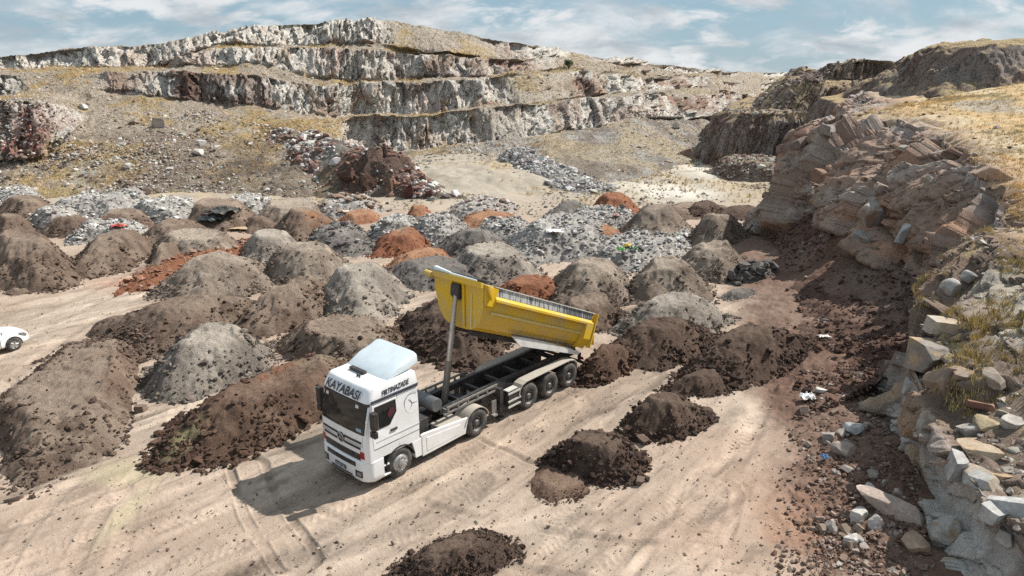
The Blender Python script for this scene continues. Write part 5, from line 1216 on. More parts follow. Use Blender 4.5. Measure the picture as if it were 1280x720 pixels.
def front_panel(name, y0, y1, z0, z1, off, th, mat, parent, ny=22, nz=5, fx=front_x):
    bm = bmesh.new(); A = []
    for d in (off, off-th):
        A.append([[bm.verts.new((fx(y, z, d), y, shear(fx(y, z, 0), z))) for y in np.linspace(y0, y1, ny)] for z in np.linspace(z0, z1, nz)])
    for V in A:
        for a, b in zip(V, V[1:]):
            for i in range(ny-1): bm.faces.new((a[i], a[i+1], b[i+1], b[i]))
    E0 = A[0][0] + [r[-1] for r in A[0][1:]] + A[0][-1][-2::-1] + [r[0] for r in A[0][-2:0:-1]]
    E1 = A[1][0] + [r[-1] for r in A[1][1:]] + A[1][-1][-2::-1] + [r[0] for r in A[1][-2:0:-1]]
    for i in range(len(E0)): bm.faces.new((E0[i], E0[(i+1) % len(E0)], E1[(i+1) % len(E0)], E1[i]))
    bmesh.ops.recalc_face_normals(bm, faces=bm.faces); return obj(name, bm, mat, parent, smooth=False)
front_panel('windscreen', -1.17, 1.17, 1.98, 2.90, .012, .03, GL, CAB, 34, 8)
front_panel('sun_visor', -1.15, 1.15, 2.885, 2.965, .05, .08, PL, CAB, 34, 3)
for s in (1, -1):
    d = side_panel('door', [(1.02, 1.42), (1.06, 2.0), (.98, 2.88), (.02, 2.88), (.02, 1.42)], .010, .03, W_, CAB, s, .006)
    side_panel('window', [(.97, 2.06), (.90, 2.83), (.07, 2.83), (.07, 2.42), (.36, 2.06)], .018, .02, GL, d, s)
    side_panel('door_handle', [(.34, 1.80), (.34, 1.88), (.08, 1.88), (.08, 1.80)], .035, .04, PL, d, s, .008)
    side_panel('drip_rail', [(1.02, 2.965), (1.0, 3.06), (-.86, 3.06), (-.86, 2.965)], .03, .05, mat_plain('dark_blue_trim', (.035, .05, .075), .4, dirt=.2), CAB, s)
    side_panel('panel_gap', [(-.012, 1.10), (-.012, 2.93), (.0, 2.93), (.0, 1.10)], .006, .02, PL, CAB, s)
    side_panel('panel_gap', [(1.0, 1.395), (1.0, 1.407), (-.88, 1.407), (-.88, 1.395)], .006, .02, PL, CAB, s)
    front_panel('panel_gap', s*1.045, s*1.055, 1.34, 1.94, .004, .02, PL, CAB, 2, 3)
    side_panel('side_trim', [(.92, 1.62), (.92, 1.655), (-.86, 1.655), (-.86, 1.62)], .014, .02, mat_plain('grey_trim', (.45, .46, .48), .4), CAB, s)
    bm = bmesh.new()      # mirror arm and housings
    tube(bm, (1.08, s*1.2, 2.62), (1.16, s*1.42, 2.62), .02); tube(bm, (1.08, s*1.2, 2.02), (1.14, s*1.42, 2.06), .02)
    bx(bm, 1.02, 1.2, s*1.42-.11, s*1.42+.11, 2.22, 2.80); bx(bm, 1.06, 1.2, s*1.42-.12, s*1.42+.12, 1.97, 2.18)
    mi = obj('mirror', bm, PL, CAB, bevel=.03)
    bm = bmesh.new(); bx(bm, 1.008, 1.018, s*1.42-.09, s*1.42+.09, 2.25, 2.77); obj('mirror_glass', bm, mat_plain('mirror_glass_'+('a' if s > 0 else 'b'), (.5, .52, .55), .05, 1.0), mi)
# red cloth showing in the near window
bm = bmesh.new(); prism(bm, [(.16, 2.44), (.38, 2.28), (.44, 2.46), (.34, 2.62), (.18, 2.60)], 'y', 1.225, 1.238)
o = obj('curtain', bm, mat_plain('red_cloth_in_window', (.075, .010, .018), .9), CAB); o['label'] = 'dark red cloth showing in the side window'
# front: grille wings, dark slots, star
for z, hh, yy in ((1.70, .040, 1.0), (1.50, .040, .96)):
    for s in (1, -1): front_panel('grille_slot', s*.16, s*yy, z-hh, z+hh, .012, .02, PL, CAB, 14, 2)
front_panel('grille_bar', -1.02, 1.02, 1.585, 1.615, .02, .02, mat_plain('chrome_trim', (.55, .57, .6), .25, .9), CAB, 20, 2)
front_panel('air_intake', -.92, .92, 1.07, 1.30, .008, .02, PL, CAB, 20, 3)
front_panel('wiper', -.85, -.1, 2.0, 2.025, .03, .015, PL, CAB, 8, 2); front_panel('wiper', .1, .85, 2.0, 2.025, .03, .015, PL, CAB, 8, 2)
for y in (-.95, .62): front_panel('sticker', y, y+.14, 2.76, 2.86, .018, .004, mat_plain('pale_sticker_%d' % (y*100), (.62, .64, .68), .5), CAB, 3, 2)
front_panel('sticker', .76, 1.0, 2.06, 2.16, .018, .004, mat_plain('blue_grey_sticker', (.25, .36, .42), .4), CAB, 3, 2)
def star(bm, c, R, axis, s=1, th=.012, r0=.13, a0=math.pi/2):
    """three pointed star in the plane across the given axis"""
    pts = []
    for k in range(3):
        a = a0 + k*2*math.pi/3; pts.append((math.cos(a)*R, math.sin(a)*R)); a += math.pi/3; pts.append((math.cos(a)*R*r0, math.sin(a)*R*r0))
    if axis == 'x': prism(bm, [(c[1]+p, c[2]+q) for p, q in pts], 'x', c[0], c[0]+th)
    else: prism(bm, [(c[0]+p, c[2]+q) for p, q in pts], 'y', c[1], c[1]+s*th)
def ringx(bm, c, R, r, n=40, axis='x', keep=None):
    for i in range(n):
        a, b = 2*math.pi*i/n, 2*math.pi*(i+1)/n
        def P(t): return (c[0], c[1]+R*math.cos(t), c[2]+R*math.sin(t)) if axis == 'x' else (c[0]+R*math.cos(t), c[1], c[2]+R*math.sin(t))
        p, q = P(a), P(b)
        if keep and not (keep(p) and keep(q)): continue
        tube(bm, p, q, r, n=6)
cx = front_x(0, 1.60, 0)
bm = bmesh.new(); prism(bm, [(.17*math.cos(a), 1.6+.17*math.sin(a)) for a in np.linspace(0, 2*math.pi, 33)[:-1]], 'x', cx-.02, cx+.03)
em = obj('emblem', bm, mat_plain('emblem_black', (.02, .02, .025), .3), CAB)
SIL = mat_plain('emblem_silver', (.6, .62, .64), .25, .9)
bm = bmesh.new(); star(bm, (cx+.031, 0, 1.6), .14, 'x'); obj('star', bm, SIL, em)
bm = bmesh.new(); ringx(bm, (cx+.036, 0, 1.6), .15, .014); obj('ring', bm, SIL, em)
INK = mat_plain('dark_lettering', (.012, .016, .03), .4)
for s in (1, -1):
    yb = s*float(cabp(2.5)[1])
    bm = bmesh.new(); kp = lambda p: p[0] > -.87
    ringx(bm, (-.64, yb+s*.004, 2.46), .37, .007, 56, 'y', kp); star(bm, (-.60, yb, 2.44), .24, 'y', s, .010, .07, math.radians(60))
    obj('star_decal', bm, mat_plain('decal_grey_'+('a' if s > 0 else 'b'), (.10, .115, .14), .4), CAB)
def text_mesh(name, body, w, h, mat, parent, M, shear_=.0, th=.004):
    cu = bpy.data.curves.new('tmp', 'FONT'); cu.body = body; cu.shear = shear_; cu.extrude = th; cu.offset = .012; cu.resolution_u = 4
    t = bpy.data.objects.new('tmp', cu); col.objects.link(t); bpy.context.view_layer.update()
    me = bpy.data.meshes.new_from_object(t.evaluated_get(bpy.context.evaluated_depsgraph_get())); bpy.data.objects.remove(t); bpy.data.curves.remove(cu)
    V = np.empty(len(me.vertices)*3); me.vertices.foreach_get('co', V); V = V.reshape(-1, 3); lo, hi = V.min(0), V.max(0)
    V[:, 0] = (V[:, 0]-lo[0])/(hi[0]-lo[0])*w; V[:, 1] = (V[:, 1]-lo[1])/(hi[1]-lo[1])*h
    V = np.array([(M @ Vector(v))[:] for v in V]); me.vertices.foreach_set('co', V.ravel()); me.name = name; me.materials.clear(); me.update()
    return link(name, me, mat, parent)
# lettering on the band over the windscreen, following its lean
zb, zt = 3.03, 3.30
pb = Vector((front_x(.7, zb), 0, shear(front_x(.7, zb), zb))); pt = Vector((front_x(.7, zt), 0, shear(front_x(.7, zt), zt))); up = (pt-pb).normalized(); ri = Vector((0, 1, 0)); no = ri.cross(up)
M = Matrix((( ri.x, up.x, no.x, pb.x+no.x*.058), (ri.y, up.y, no.y, -.90), (ri.z, up.z, no.z, pb.z+no.z*.058), (0, 0, 0, 1)))
text_mesh('lettering', 'KAYABASI', 1.74, (pt-pb).length, INK, CAB, M, .18)
yb = float(cabp(3.12)[1]); yt = float(cabp(3.25)[1]); up = Vector((0, yt-yb, .2)).normalized(); ri = Vector((-1, 0, .06)).normalized(); no = ri.cross(up).normalized()
p0 = Vector((.58, yb, shear(.58, 3.09)))
M = Matrix(((ri.x, up.x, no.x, p0.x+no.x*.012), (ri.y, up.y, no.y, p0.y+no.y*.012), (ri.z, up.z, no.z, p0.z+no.z*.012), (0, 0, 0, 1)))
text_mesh('lettering', 'FIRTINAZADE', 1.12, .17, INK, CAB, M, .25)
# bumper with lamps, plate and steps
def bump_x(y, z, off=0.0):
    hw, r = 1.23, .34; fx = 1.44 - .10*max(0, (.5-z))/.2*.5; a = abs(y)-(hw-r)
    b = fx - .07*(y/1.2)**2 + off
    return b if a <= 0 else b - r + math.sqrt(max(r*r-a*a, 0))
bm = bmesh.new(); R_l = []
for z in (.30, .36, .5, .8, 1.0, 1.05):
    k = -.05 if z in (.30, 1.05) else 0
    ys = list(-1.23*np.cos(np.linspace(0, math.pi, 41)))
    R_l.append([bm.verts.new((.68, -1.23-k, z))] + [bm.verts.new((bump_x(max(-1.229, min(1.229, y)), z, k), y*(1+k*.5), z)) for y in ys] + [bm.verts.new((.68, 1.23+k, z))])
for a, b in zip(R_l, R_l[1:]):
    for i in range(len(a)-1): bm.faces.new((a[i], a[i+1], b[i+1], b[i]))
bm.faces.new(R_l[-1]); bm.faces.new(R_l[0][::-1]); bmesh.ops.recalc_face_normals(bm, faces=bm.faces)
BUM = obj('bumper', bm, W_, TR, smooth=True); BUM.modifiers.new('EdgeSplit', 'EDGE_SPLIT').split_angle = math.radians(35)
front_panel('lower_grille', -.75, .75, .84, 1.0, .012, .02, PL, BUM, 18, 2, bump_x)
front_panel('lower_slot', -.55, .55, .45, .51, .012, .02, PL, BUM, 18, 2, bump_x); front_panel('lower_slot', -.60, .60, .36, .41, .012, .02, PL, BUM, 18, 2, bump_x)
pl = front_panel('number_plate', -.30, .26, .57, .70, .03, .02, mat_plain('plate_shaded_face', (.07, .075, .085), .5), BUM, 4, 2, bump_x)  # plate face coloured dark, the shade on it is in the paint
M = Matrix(((0, 0, 1, bump_x(0, .63)+.032), (1, 0, 0, -.24), (0, 1, 0, .59), (0, 0, 0, 1)))
text_mesh('plate_characters', '34 BYT 28', .44, .085, mat_plain('plate_grey', (.45, .46, .47), .5), pl, M)
LAMP = mat_plain('lamp_glass', (.30, .29, .27), .12, .2, coat=.6)
for s in (1, -1):
    hl = front_panel('headlight', s*.72, s*1.02, .50, .72, .014, .03, PL, BUM, 9, 2, bump_x)
    front_panel('lens', s*.80, s*.98, .55, .68, .022, .02, LAMP, hl, 6, 2, bump_x)
    rf = front_panel('marker_lamp', s*.93, s*1.10, 1.16, 1.40, .016, .03, mat_plain('red_marker_'+('a' if s > 0 else 'b'), (.34, .02, .02), .25), CAB, 6, 3)
    bm = bmesh.new()
    for z, x0 in ((.33, .52), (.68, .56)): bx(bm, x0-.1, .70, s*1.23-.22*(s > 0), s*1.23+.22*(s < 0), z, z+.05)
    bx(bm, .44, .70, s*.98-.02, s*.98+.02, .33, 1.05); obj('step', bm, W_d, BUM, bevel=.01)
    bm = bmesh.new(); prism(bm, [(-.92, .40), (-.66, .40), (-.60, .70), (-.52, 1.04), (-.92, 1.04)], 'y', s*1.0, s*1.215); obj('cab_corner', bm, W_, TR, bevel=.01)
    bm = bmesh.new(); pts = [(math.cos(a)*.63, .52+math.sin(a)*.63) for a in np.linspace(math.radians(10), math.radians(172), 20)]
    inn = [(x*.93, .52+(z-.52)*.93) for x, z in pts]; prism(bm, pts+inn[::-1], 'y', s*.82, s*1.235); obj('wheel_arch', bm, PL, TR)
# roof deflector
fz = shear(.25, 3.42)
pts = [(.30, fz-.02), (.24, fz+.04), (-.30, 3.75), (-.72, 3.94), (-.98, 4.05), (-1.03, 4.03), (-1.04, 3.70), (-.55, 3.57), (-.10, 3.51)]
bm = bmesh.new(); secs = []
for y in (-1.04, -1.02, -.98, -.9, -.75, -.5, -.25, 0, .25, .5, .75, .9, .98, 1.02, 1.04):
    e = abs(y)/1.04; k = 1.0 if e < .985 else .96; dz = -.10*e**10
    secs.append([bm.verts.new((x - .07*e**4 if i in (0, 1) else x, y, fz+(z-fz)*k + (dz if z > 3.8 and i not in (6,) else 0))) for i, (x, z) in enumerate(pts)])
for a, b in zip(secs, secs[1:]):
    for i in range(len(a)): bm.faces.new((a[i], a[(i+1) % len(a)], b[(i+1) % len(a)], b[i]))
bm.faces.new(secs[0]); bm.faces.new(secs[-1][::-1]); bmesh.ops.recalc_face_normals(bm, faces=bm.faces)
DF = obj('roof_deflector', bm, mat_plain('pale_blue_white', (.64, .72, .765), .42, dirt=.3, dirtc=(.45, .43, .4), coat=.4), TR, smooth=True); DF.modifiers.new('EdgeSplit', 'EDGE_SPLIT').split_angle = math.radians(30)
bm = bmesh.new(); bx(bm, .30, .46, -.62, .12, fz-.05, fz+.11); obj('roof_lamp_bar', bm, PL, TR, bevel=.02)
bm = bmesh.new(); tube(bm, (.62, .05, 3.42), (.62, .05, 3.54), .035); tube(bm, (.62, .16, 3.42), (.62, .16, 3.54), .03); obj('roof_horn', bm, PL, TR)

# wheels
def wheel(x, y, s, R=.515, w=.32, front=False, name='wheel'):
    bm = bmesh.new()
    prof = [(R*.58, -w/2), (R*.80, -w/2-.015), (R*.95, -w/2+.01), (R, -w/2+.05), (R, -.05), (R*.985, -.045), (R*.985, -.03), (R, -.025), (R, .025), (R*.985, .03), (R*.985, .045), (R, .05), (R, w/2-.05), (R*.95, w/2-.01), (R*.80, w/2+.015), (R*.58, w/2)]
    lathe_y(bm, prof, 44); o = obj(name, bm, RUBR, TR, smooth=True, loc=(x, y, R)); o.modifiers.new('EdgeSplit', 'EDGE_SPLIT').split_angle = math.radians(40)
    o.name = name
    bm = bmesh.new(); q = s*w/2
    if front: pr = [(R*.58, q), (R*.54, q-s*.02), (R*.50, q+s*.00), (R*.33, q+s*.05), (R*.30, q+s*.05), (R*.28, q+s*.02), (R*.24, q+s*.09), (R*.12, q+s*.12), (.001, q+s*.12)]
    else: pr = [(R*.58, q), (R*.54, q-s*.03), (R*.50, q-s*.13), (R*.34, q-s*.15), (R*.30, q-s*.12), (R*.22, q-s*.04), (R*.17, q-s*.0), (.001, q-s*.0)]
    lathe_y(bm, pr, 32); rm = obj('rim', bm, RIMG if front else RIMD, o, smooth=True); rm.modifiers.new('EdgeSplit', 'EDGE_SPLIT').split_angle = math.radians(30)
    bm = bmesh.new()
    for k in range(10):
        a = k*math.pi/5; yy = q + s*(.045 if front else -.14); tube(bm, (math.cos(a)*R*.40, yy, math.sin(a)*R*.40), (math.cos(a)*R*.40, yy+s*.05, math.sin(a)*R*.40), .022, n=6)
    obj('wheel_nuts', bm, RIMG, o); return o
for s in (1, -1):
    wheel(0, s*1.06, s, .525, .30, True)
    wheel(-3.60, s*1.08, s, .525, .29); wheel(-3.60, s*.74, s, .525, .29)
    for x in (-6.52, -7.83, -9.14): wheel(x, s*1.05, s, .53, .38)
# tractor chassis, tanks, side fairings, mudguards
bm = bmesh.new()
for s in (1, -1): bx(bm, -4.6, 1.0, s*.44-.05, s*.44+.05, .62, .88)
for x in (-4.5, -3.2, -2.2, -1.2): bx(bm, x-.05, x+.05, -.39, .39, .66, .84)
tube(bm, (0, -1.0, .52), (0, 1.0, .52), .07); tube(bm, (-3.6, -1.0, .52), (-3.6, 1.0, .52), .12); tube(bm, (-3.6, -.2, .52), (-3.6, .2, .52), .26); bx(bm, -.8, .9, -.38, .38, .7, 1.05)
obj('chassis', bm, DK, TR)
for s in (1, -1):
    bm = bmesh.new(); prism(bm, [(-.96, .32), (-.94, 1.12), (-1.05, 1.14), (-3.16, .92), (-3.06, .60), (-3.0, .34)], 'y', s*1.13, s*1.215); sf = obj('side_fairing', bm, W_d, TR, bevel=.015)
    bm = bmesh.new(); prism(bm, [(-1.15, .45), (-1.15, .96), (-2.75, .82), (-2.68, .45)], 'y', s*1.21, s*1.224); obj('fairing_panel', bm, W_d, sf, bevel=.006)
    bm = bmesh.new(); bx(bm, -2.98, -1.95, s*.80-.32, s*.80+.32, .42, .93); obj('fuel_tank', bm, BEIGE, TR, bevel=.05)
    bm = bmesh.new(); bx(bm, -1.85, -1.0, s*.85-.25, s*.85+.25, .45, .72); tube(bm, (-1.0, s*.75, .80), (-1.9, s*.75, .78), .06); tube(bm, (-1.05, s*.95, .80), (-1.8, s*.95, .76), .04); obj('battery_box', bm, DK, TR, bevel=.01)
    bm = bmesh.new(); pts = [(-3.6+math.cos(a)*.64, .525+math.sin(a)*.62) for a in np.linspace(math.radians(8), math.radians(165), 20)]
    inn = [(-3.6+(x+3.6)*.95, .525+(z-.525)*.95) for x, z in pts]; prism(bm, pts+inn[::-1], 'y', s*.58, s*1.235); obj('mudguard', bm, BEIGE, TR)
bm = bmesh.new(); tube(bm, (-1.18, -1.0, 1.85), (-1.18, -1.0, 2.9), .09); tube(bm, (-1.12, -.95, 1.2), (-1.12, -.95, 1.9), .16); obj('exhaust_stack', bm, DK, TR)
bm = bmesh.new(); bx(bm, -1.5, -1.0, -.95, .95, .95, 1.5); tube(bm, (-1.3, .6, 1.5), (-1.3, .6, 2.15), .025); tube(bm, (-1.05, -.3, 1.5), (-2.4, -.1, 1.55), .03); tube(bm, (-1.05, .1, 1.5), (-2.4, .1, 1.5), .03); obj('air_lines', bm, DK, TR, bevel=.02)
bm = bmesh.new(); tube(bm, (-2.12, -.95, 1.62), (-2.12, .72, 1.62), .25, n=22); obj('oil_tank', bm, mat_plain('dark_grey_tank', (.10, .11, .12), .4, .3, dirt=.5, dirtc=(.2, .18, .15)), TR, bevel=.03)
bm = bmesh.new(); prism(bm, [(-3.2, .93), (-3.05, 1.02), (-4.2, 1.02), (-4.3, .93)], 'y', -.45, .45); obj('fifth_wheel', bm, DK, TR)
# trailer frame: two rails stepping down, cross members, dusty outer ladder
rail = [(-2.35, 1.12), (-2.35, 1.34), (-5.0, 1.40), (-10.35, 1.30), (-10.35, .98), (-5.6, .98), (-4.7, 1.14)]
bm = bmesh.new()
for s in (1, -1): prism(bm, rail, 'y', s*.50, s*.62)
for x in (-2.45, -3.5, -4.6, -5.7, -6.8, -7.9, -9.0, -10.2): bx(bm, x-.06, x+.06, -.5, .5, 1.10, 1.27)
for x in (-6.52, -7.83, -9.14): tube(bm, (x, -.95, .53), (x, .95, .53), .075); bx(bm, x-.25, x+.25, -.62, -.5, .62, 1.0); bx(bm, x-.25, x+.25, .5, .62, .62, 1.0)
FR = obj('trailer_frame', bm, DK, TR)
for s in (1, -1):
    bm = bmesh.new()
    bx(bm, -5.05, -2.45, s*.86-.03, s*.86+.03, 1.40, 1.47); bx(bm, -5.05, -2.30, s*.86-.03, s*.86+.03, 1.20, 1.26)
    for x in (-2.5, -3.0, -3.5, -4.0, -4.5, -5.0): bx(bm, x-.035, x+.035, s*.86-.025, s*.86+.025, 1.255, 1.405); bx(bm, x-.03, x+.03, min(s*.62, s*.84), max(s*.62, s*.84), 1.28, 1.34)
    obj('side_ladder', bm, DUSTY, FR)
    bm = bmesh.new(); bx(bm, -5.16, -4.98, s*.98-.10, s*.98+.10, .42, 1.32); tube(bm, (-5.07, s*.98, .14), (-5.07, s*.98, .5), .05); bx(bm, -5.22, -4.92, s*.98-.14, s*.98+.14, .10, .14); obj('landing_leg', bm, DK, TR)
    bm = bmesh.new(); bx(bm, -4.75, -4.55, s*1.02-.16, s*1.02+.16, .38, .43); bx(bm, -4.85, -4.6, s*1.0-.02, s*1.0+.02, .40, .95); obj('bracket', bm, DUSTY, TR)
    bm = bmesh.new(); bx(bm, -6.0, -5.35, s*.98-.22, s*.98+.22, .50, 1.02)
    bs = obj('tool_box', bm, DK, TR, bevel=.01); bm = bmesh.new()
    for z in (.45, .68, 1.0): bx(bm, -6.02, -5.30, s*1.215-.015, s*1.215+.015, z, z+.07)
    bx(bm, -5.95, -5.40, s*.92-.06, s*.92+.2, 1.06, 1.10); obj('guard_rail', bm, mat_plain('pale_dusty_rail_'+('a' if s > 0 else 'b'), (.50, .49, .46), .6, dirt=.5), bs)
    # one long mudguard plate over three wheels
    T = [(-5.90, .78), (-5.95, 1.02), (-6.10, 1.17), (-6.35, 1.235), (-9.15, 1.235), (-9.50, 1.15), (-9.68, .98), (-9.72, .72)]
    Ti = [(x + (.035 if x > -7 else -.035)*0 + (-.04 if x > -7.8 else .04), z-.03) for x, z in T]
    bm = bmesh.new(); prism(bm, T+Ti[::-1], 'y', s*.80, s*1.235); obj('mudguard', bm, BEIGE, TR)
bm = bmesh.new(); bx(bm, -10.42, -10.36, -1.1, 1.1, .62, .74); bx(bm, -10.4, -10.3, -.9, -.8, .7, 1.1); bx(bm, -10.4, -10.3, .8, .9, .7, 1.1); ub = obj('rear_bar', bm, DK, TR)
for s in (1, -1): bm = bmesh.new(); bx(bm, -10.44, -10.415, s*.85-.16, s*.85+.16, .78, .90); obj('tail_lamp', bm, mat_plain('tail_red_'+('a' if s > 0 else 'b'), (.35, .02, .02), .3), ub)

# raised tipper body, in its own frame: s along the floor from the hinge, n away from the floor
AN = math.radians(22.8); PV = Vector((-10.1, 0, 1.22))
MB = Matrix.Translation(PV) @ Matrix.Rotation(-AN, 4, 'Y')
SEC = [(1.22, 1.76), (1.22, 1.42), (1.20, 1.0), (1.14, .74), (1.02, .44), (.84, .22), (.60, .09), (.30, .04), (0, .03)]
SEC = SEC + [(-y, n_) for y, n_ in SEC[-2::-1]]
def front_s(n_): return 6.62 + .42*n_
bm = bmesh.new(); shells = []
for sh in (0, .05):
    rows = []
    for t in np.linspace(0, 1, 15):
        rows.append([bm.verts.new(MB @ Vector((t*(front_s(n_)-sh), y*(1-sh/1.22), max(n_, .03)+sh*(1-n_/1.76)))) for y, n_ in SEC])
    shells.append(rows)
for rows in shells:
    for a, b in zip(rows, rows[1:]):
        for i in range(len(a)-1): bm.faces.new((a[i], a[i+1], b[i+1], b[i]))
O1, I1 = shells
for i in range(len(SEC)-1): bm.faces.new((O1[0][i], O1[0][i+1], I1[0][i+1], I1[0][i]))
for k in range(14):
    for i in (0, -1): bm.faces.new((O1[k][i], O1[k+1][i], I1[k+1][i], I1[k][i]))
bm.faces.new(O1[-1]); bm.faces.new(I1[-1]); bmesh.ops.recalc_face_normals(bm, faces=bm.faces)
TB = obj('tipper_body', bm, YEL, TR)
def tb(name, mat, fn, parent=TB, bevel=.012):
    bm = bmesh.new(); fn(bm); return obj(name, bm, mat, parent, bevel=bevel)
for s in (1, -1):
    def yq(a, b): return (min(s*a, s*b), max(s*a, s*b))
    def pr(bm, pts, a, b): prism(bm, pts, 'y', *yq(a, b), M=MB)
    tb('top_board', GREYB, lambda bm: bx(bm, .12, 6.72, *yq(1.225, 1.275), 1.47, 1.76, M=MB), bevel=.004)
    tb('top_rail', mat_plain('pale_rail_'+('a' if s > 0 else 'b'), (.55, .54, .50), .5, dirt=.5), lambda bm: bx(bm, -.02, 6.78, *yq(1.20, 1.31), 1.762, 1.80, M=MB), bevel=.006)
    def band(bm):      # upper lit flange: sloping box along the side
        A = [(1.225, 1.24), (1.36, 1.27), (1.36, 1.36), (1.28, 1.46), (1.225, 1.46)]
        prism(bm, [(s*y, n_) for y, n_ in A], 'x', .10, 6.62, M=MB)
    tb('side_flange', YEL, band)
    def ridge(bm): prism(bm, [(s*y, n_) for y, n_ in [(1.16, .78), (1.24, .84), (1.24, .875), (1.20, .90)]], 'x', .42, 6.6, M=MB)
    tb('side_ridge', mat_plain('worn_yellow_edge_'+('a' if s > 0 else 'b'), (.62, .50, .18), .5, dirt=.3), ridge)
    def post(bm): 
        prism(bm, [(s*y, n_) for y, n_ in [(1.225, 1.46), (1.37, 1.36), (1.36, .66), (1.10, .22), (.84, .20), (1.02, .42), (1.14, .72)]], 'x', -.04, .52, M=MB)
    tb('rear_post', YEL, post)
    tb('rear_edge', YEL, lambda bm: bx(bm, -.12, -.05, *yq(1.18, 1.42), .30, 1.78, M=MB))
    def fpanel(bm): pr(bm, [(6.55, 1.74), (7.32, 1.74), (7.05, 1.06), (6.55, 1.06)], 1.235, 1.30)
    tb('front_corner_plate', YEL, fpanel)
    tb('corner_gusset', YEL, lambda bm: pr(bm, [(6.86, 1.50), (7.20, 1.78), (7.34, 1.76), (6.90, 1.28)], 1.302, 1.42))
    def skirt(bm): pr(bm, [(4.85, .16), (4.20, -.16), (.1, -.10), (.0, .02), (.35, .10), (4.0, .24)], 1.0, 1.05)
    tb('skirt_board', mat_plain('dirty_white_board_'+('a' if s > 0 else 'b'), (.66, .66, .64), .55, dirt=.5, dirtc=(.35, .3, .25)), skirt)
    def seal(bm): pr(bm, [(4.9, .26), (4.9, .20), (1.2, .22), (.5, .06), (.4, .12), (1.1, .30)], 1.055, 1.085)
    tb('rubber_flap', PL, seal)
# front wall: frame, cylinder well, pipe, rolled cover
def fwall(bm):
    for s in (1, -1): prism(bm, [(front_s(n_)+.02, n_) for n_ in (.1, 1.72)] + [(front_s(n_)+.10, n_) for n_ in (1.72, .1)], 'y', s*.24, s*.33, M=MB)
    prism(bm, [(front_s(1.60)+.0, 1.60), (front_s(1.60)+.16, 1.60), (front_s(1.78)+.16, 1.80), (front_s(1.78), 1.80)], 'y', -1.24, 1.24, M=MB)
tb('front_frame', YEL, fwall)
tb('cylinder_bracket', PL, lambda bm: prism(bm, [(front_s(1.2)+.01, 1.0), (front_s(1.2)+.24, 1.12), (front_s(1.5)+.22, 1.52), (front_s(1.55), 1.54)], 'y', -.20, .20, M=MB))
tb('drain_pipe', mat_plain('pale_pipe', (.6, .58, .5), .4), lambda bm: tube(bm, MB @ Vector((front_s(.1)+.05, .62, .1)), MB @ Vector((front_s(1.3)+.05, .66, 1.35)), .018))
tb('cover_roll', mat_plain('dark_tarpaulin', (.03, .035, .045), .7, dirt=.3), lambda bm: tube(bm, MB @ Vector((front_s(1.78)-.05, -1.20, 1.86)), MB @ Vector((front_s(1.78)-.12, 1.28, 1.86)), .075))
tb('cover_fold', mat_plain('pale_cover', (.62, .68, .72), .6), lambda bm: (tube(bm, MB @ Vector((front_s(1.78)+.04, -1.2, 1.90)), MB @ Vector((front_s(1.78)+.04, -.4, 1.86)), .11, .05), tube(bm, MB @ Vector((front_s(1.78)+.03, -.4, 1.84)), MB @ Vector((front_s(1.78)+.02, .9, 1.83)), .05, .03)))
tb('roll_bracket', YEL, lambda bm: tube(bm, MB @ Vector((front_s(1.7)+.08, -1.25, 1.62)), MB @ Vector((front_s(1.7)+.12, -1.62, 1.66)), .13, .11, 14))
tb('subframe', DK, lambda bm: [bx(bm, 0, 6.5, s*.42-.06, s*.42+.06, -.14, .03, M=MB) for s in (1, -1)], bevel=0)
tb('tailgate', YEL, lambda bm: prism(bm, [(-.20, 1.62), (-.14, 1.64), (-.72, .46), (-.78, .44)], 'y', -1.16, 1.16, M=MB))
# three stage ram
c0, c1 = Vector((-3.12, 0, 1.10)), Vector((-3.86, .02, 5.30)); L_ = c1-c0
bm = bmesh.new(); tube(bm, c0, c0+L_*.38, .125, n=20); CY = obj('hydraulic_ram', bm, mat_plain('ram_outer', (.16, .15, .145), .4, .5, dirt=.5), TR, smooth=False)
bm = bmesh.new(); tube(bm, c0+L_*.37, c0+L_*.72, .10, n=20); tube(bm, c0+L_*.715, c0+L_*1.0, .08, n=20); obj('ram_stage', bm, CHR, CY)
bm = bmesh.new(); bx(bm, -3.35, -2.9, -.3, .3, .98, 1.16); obj('ram_base', bm, DK, TR, bevel=.02)

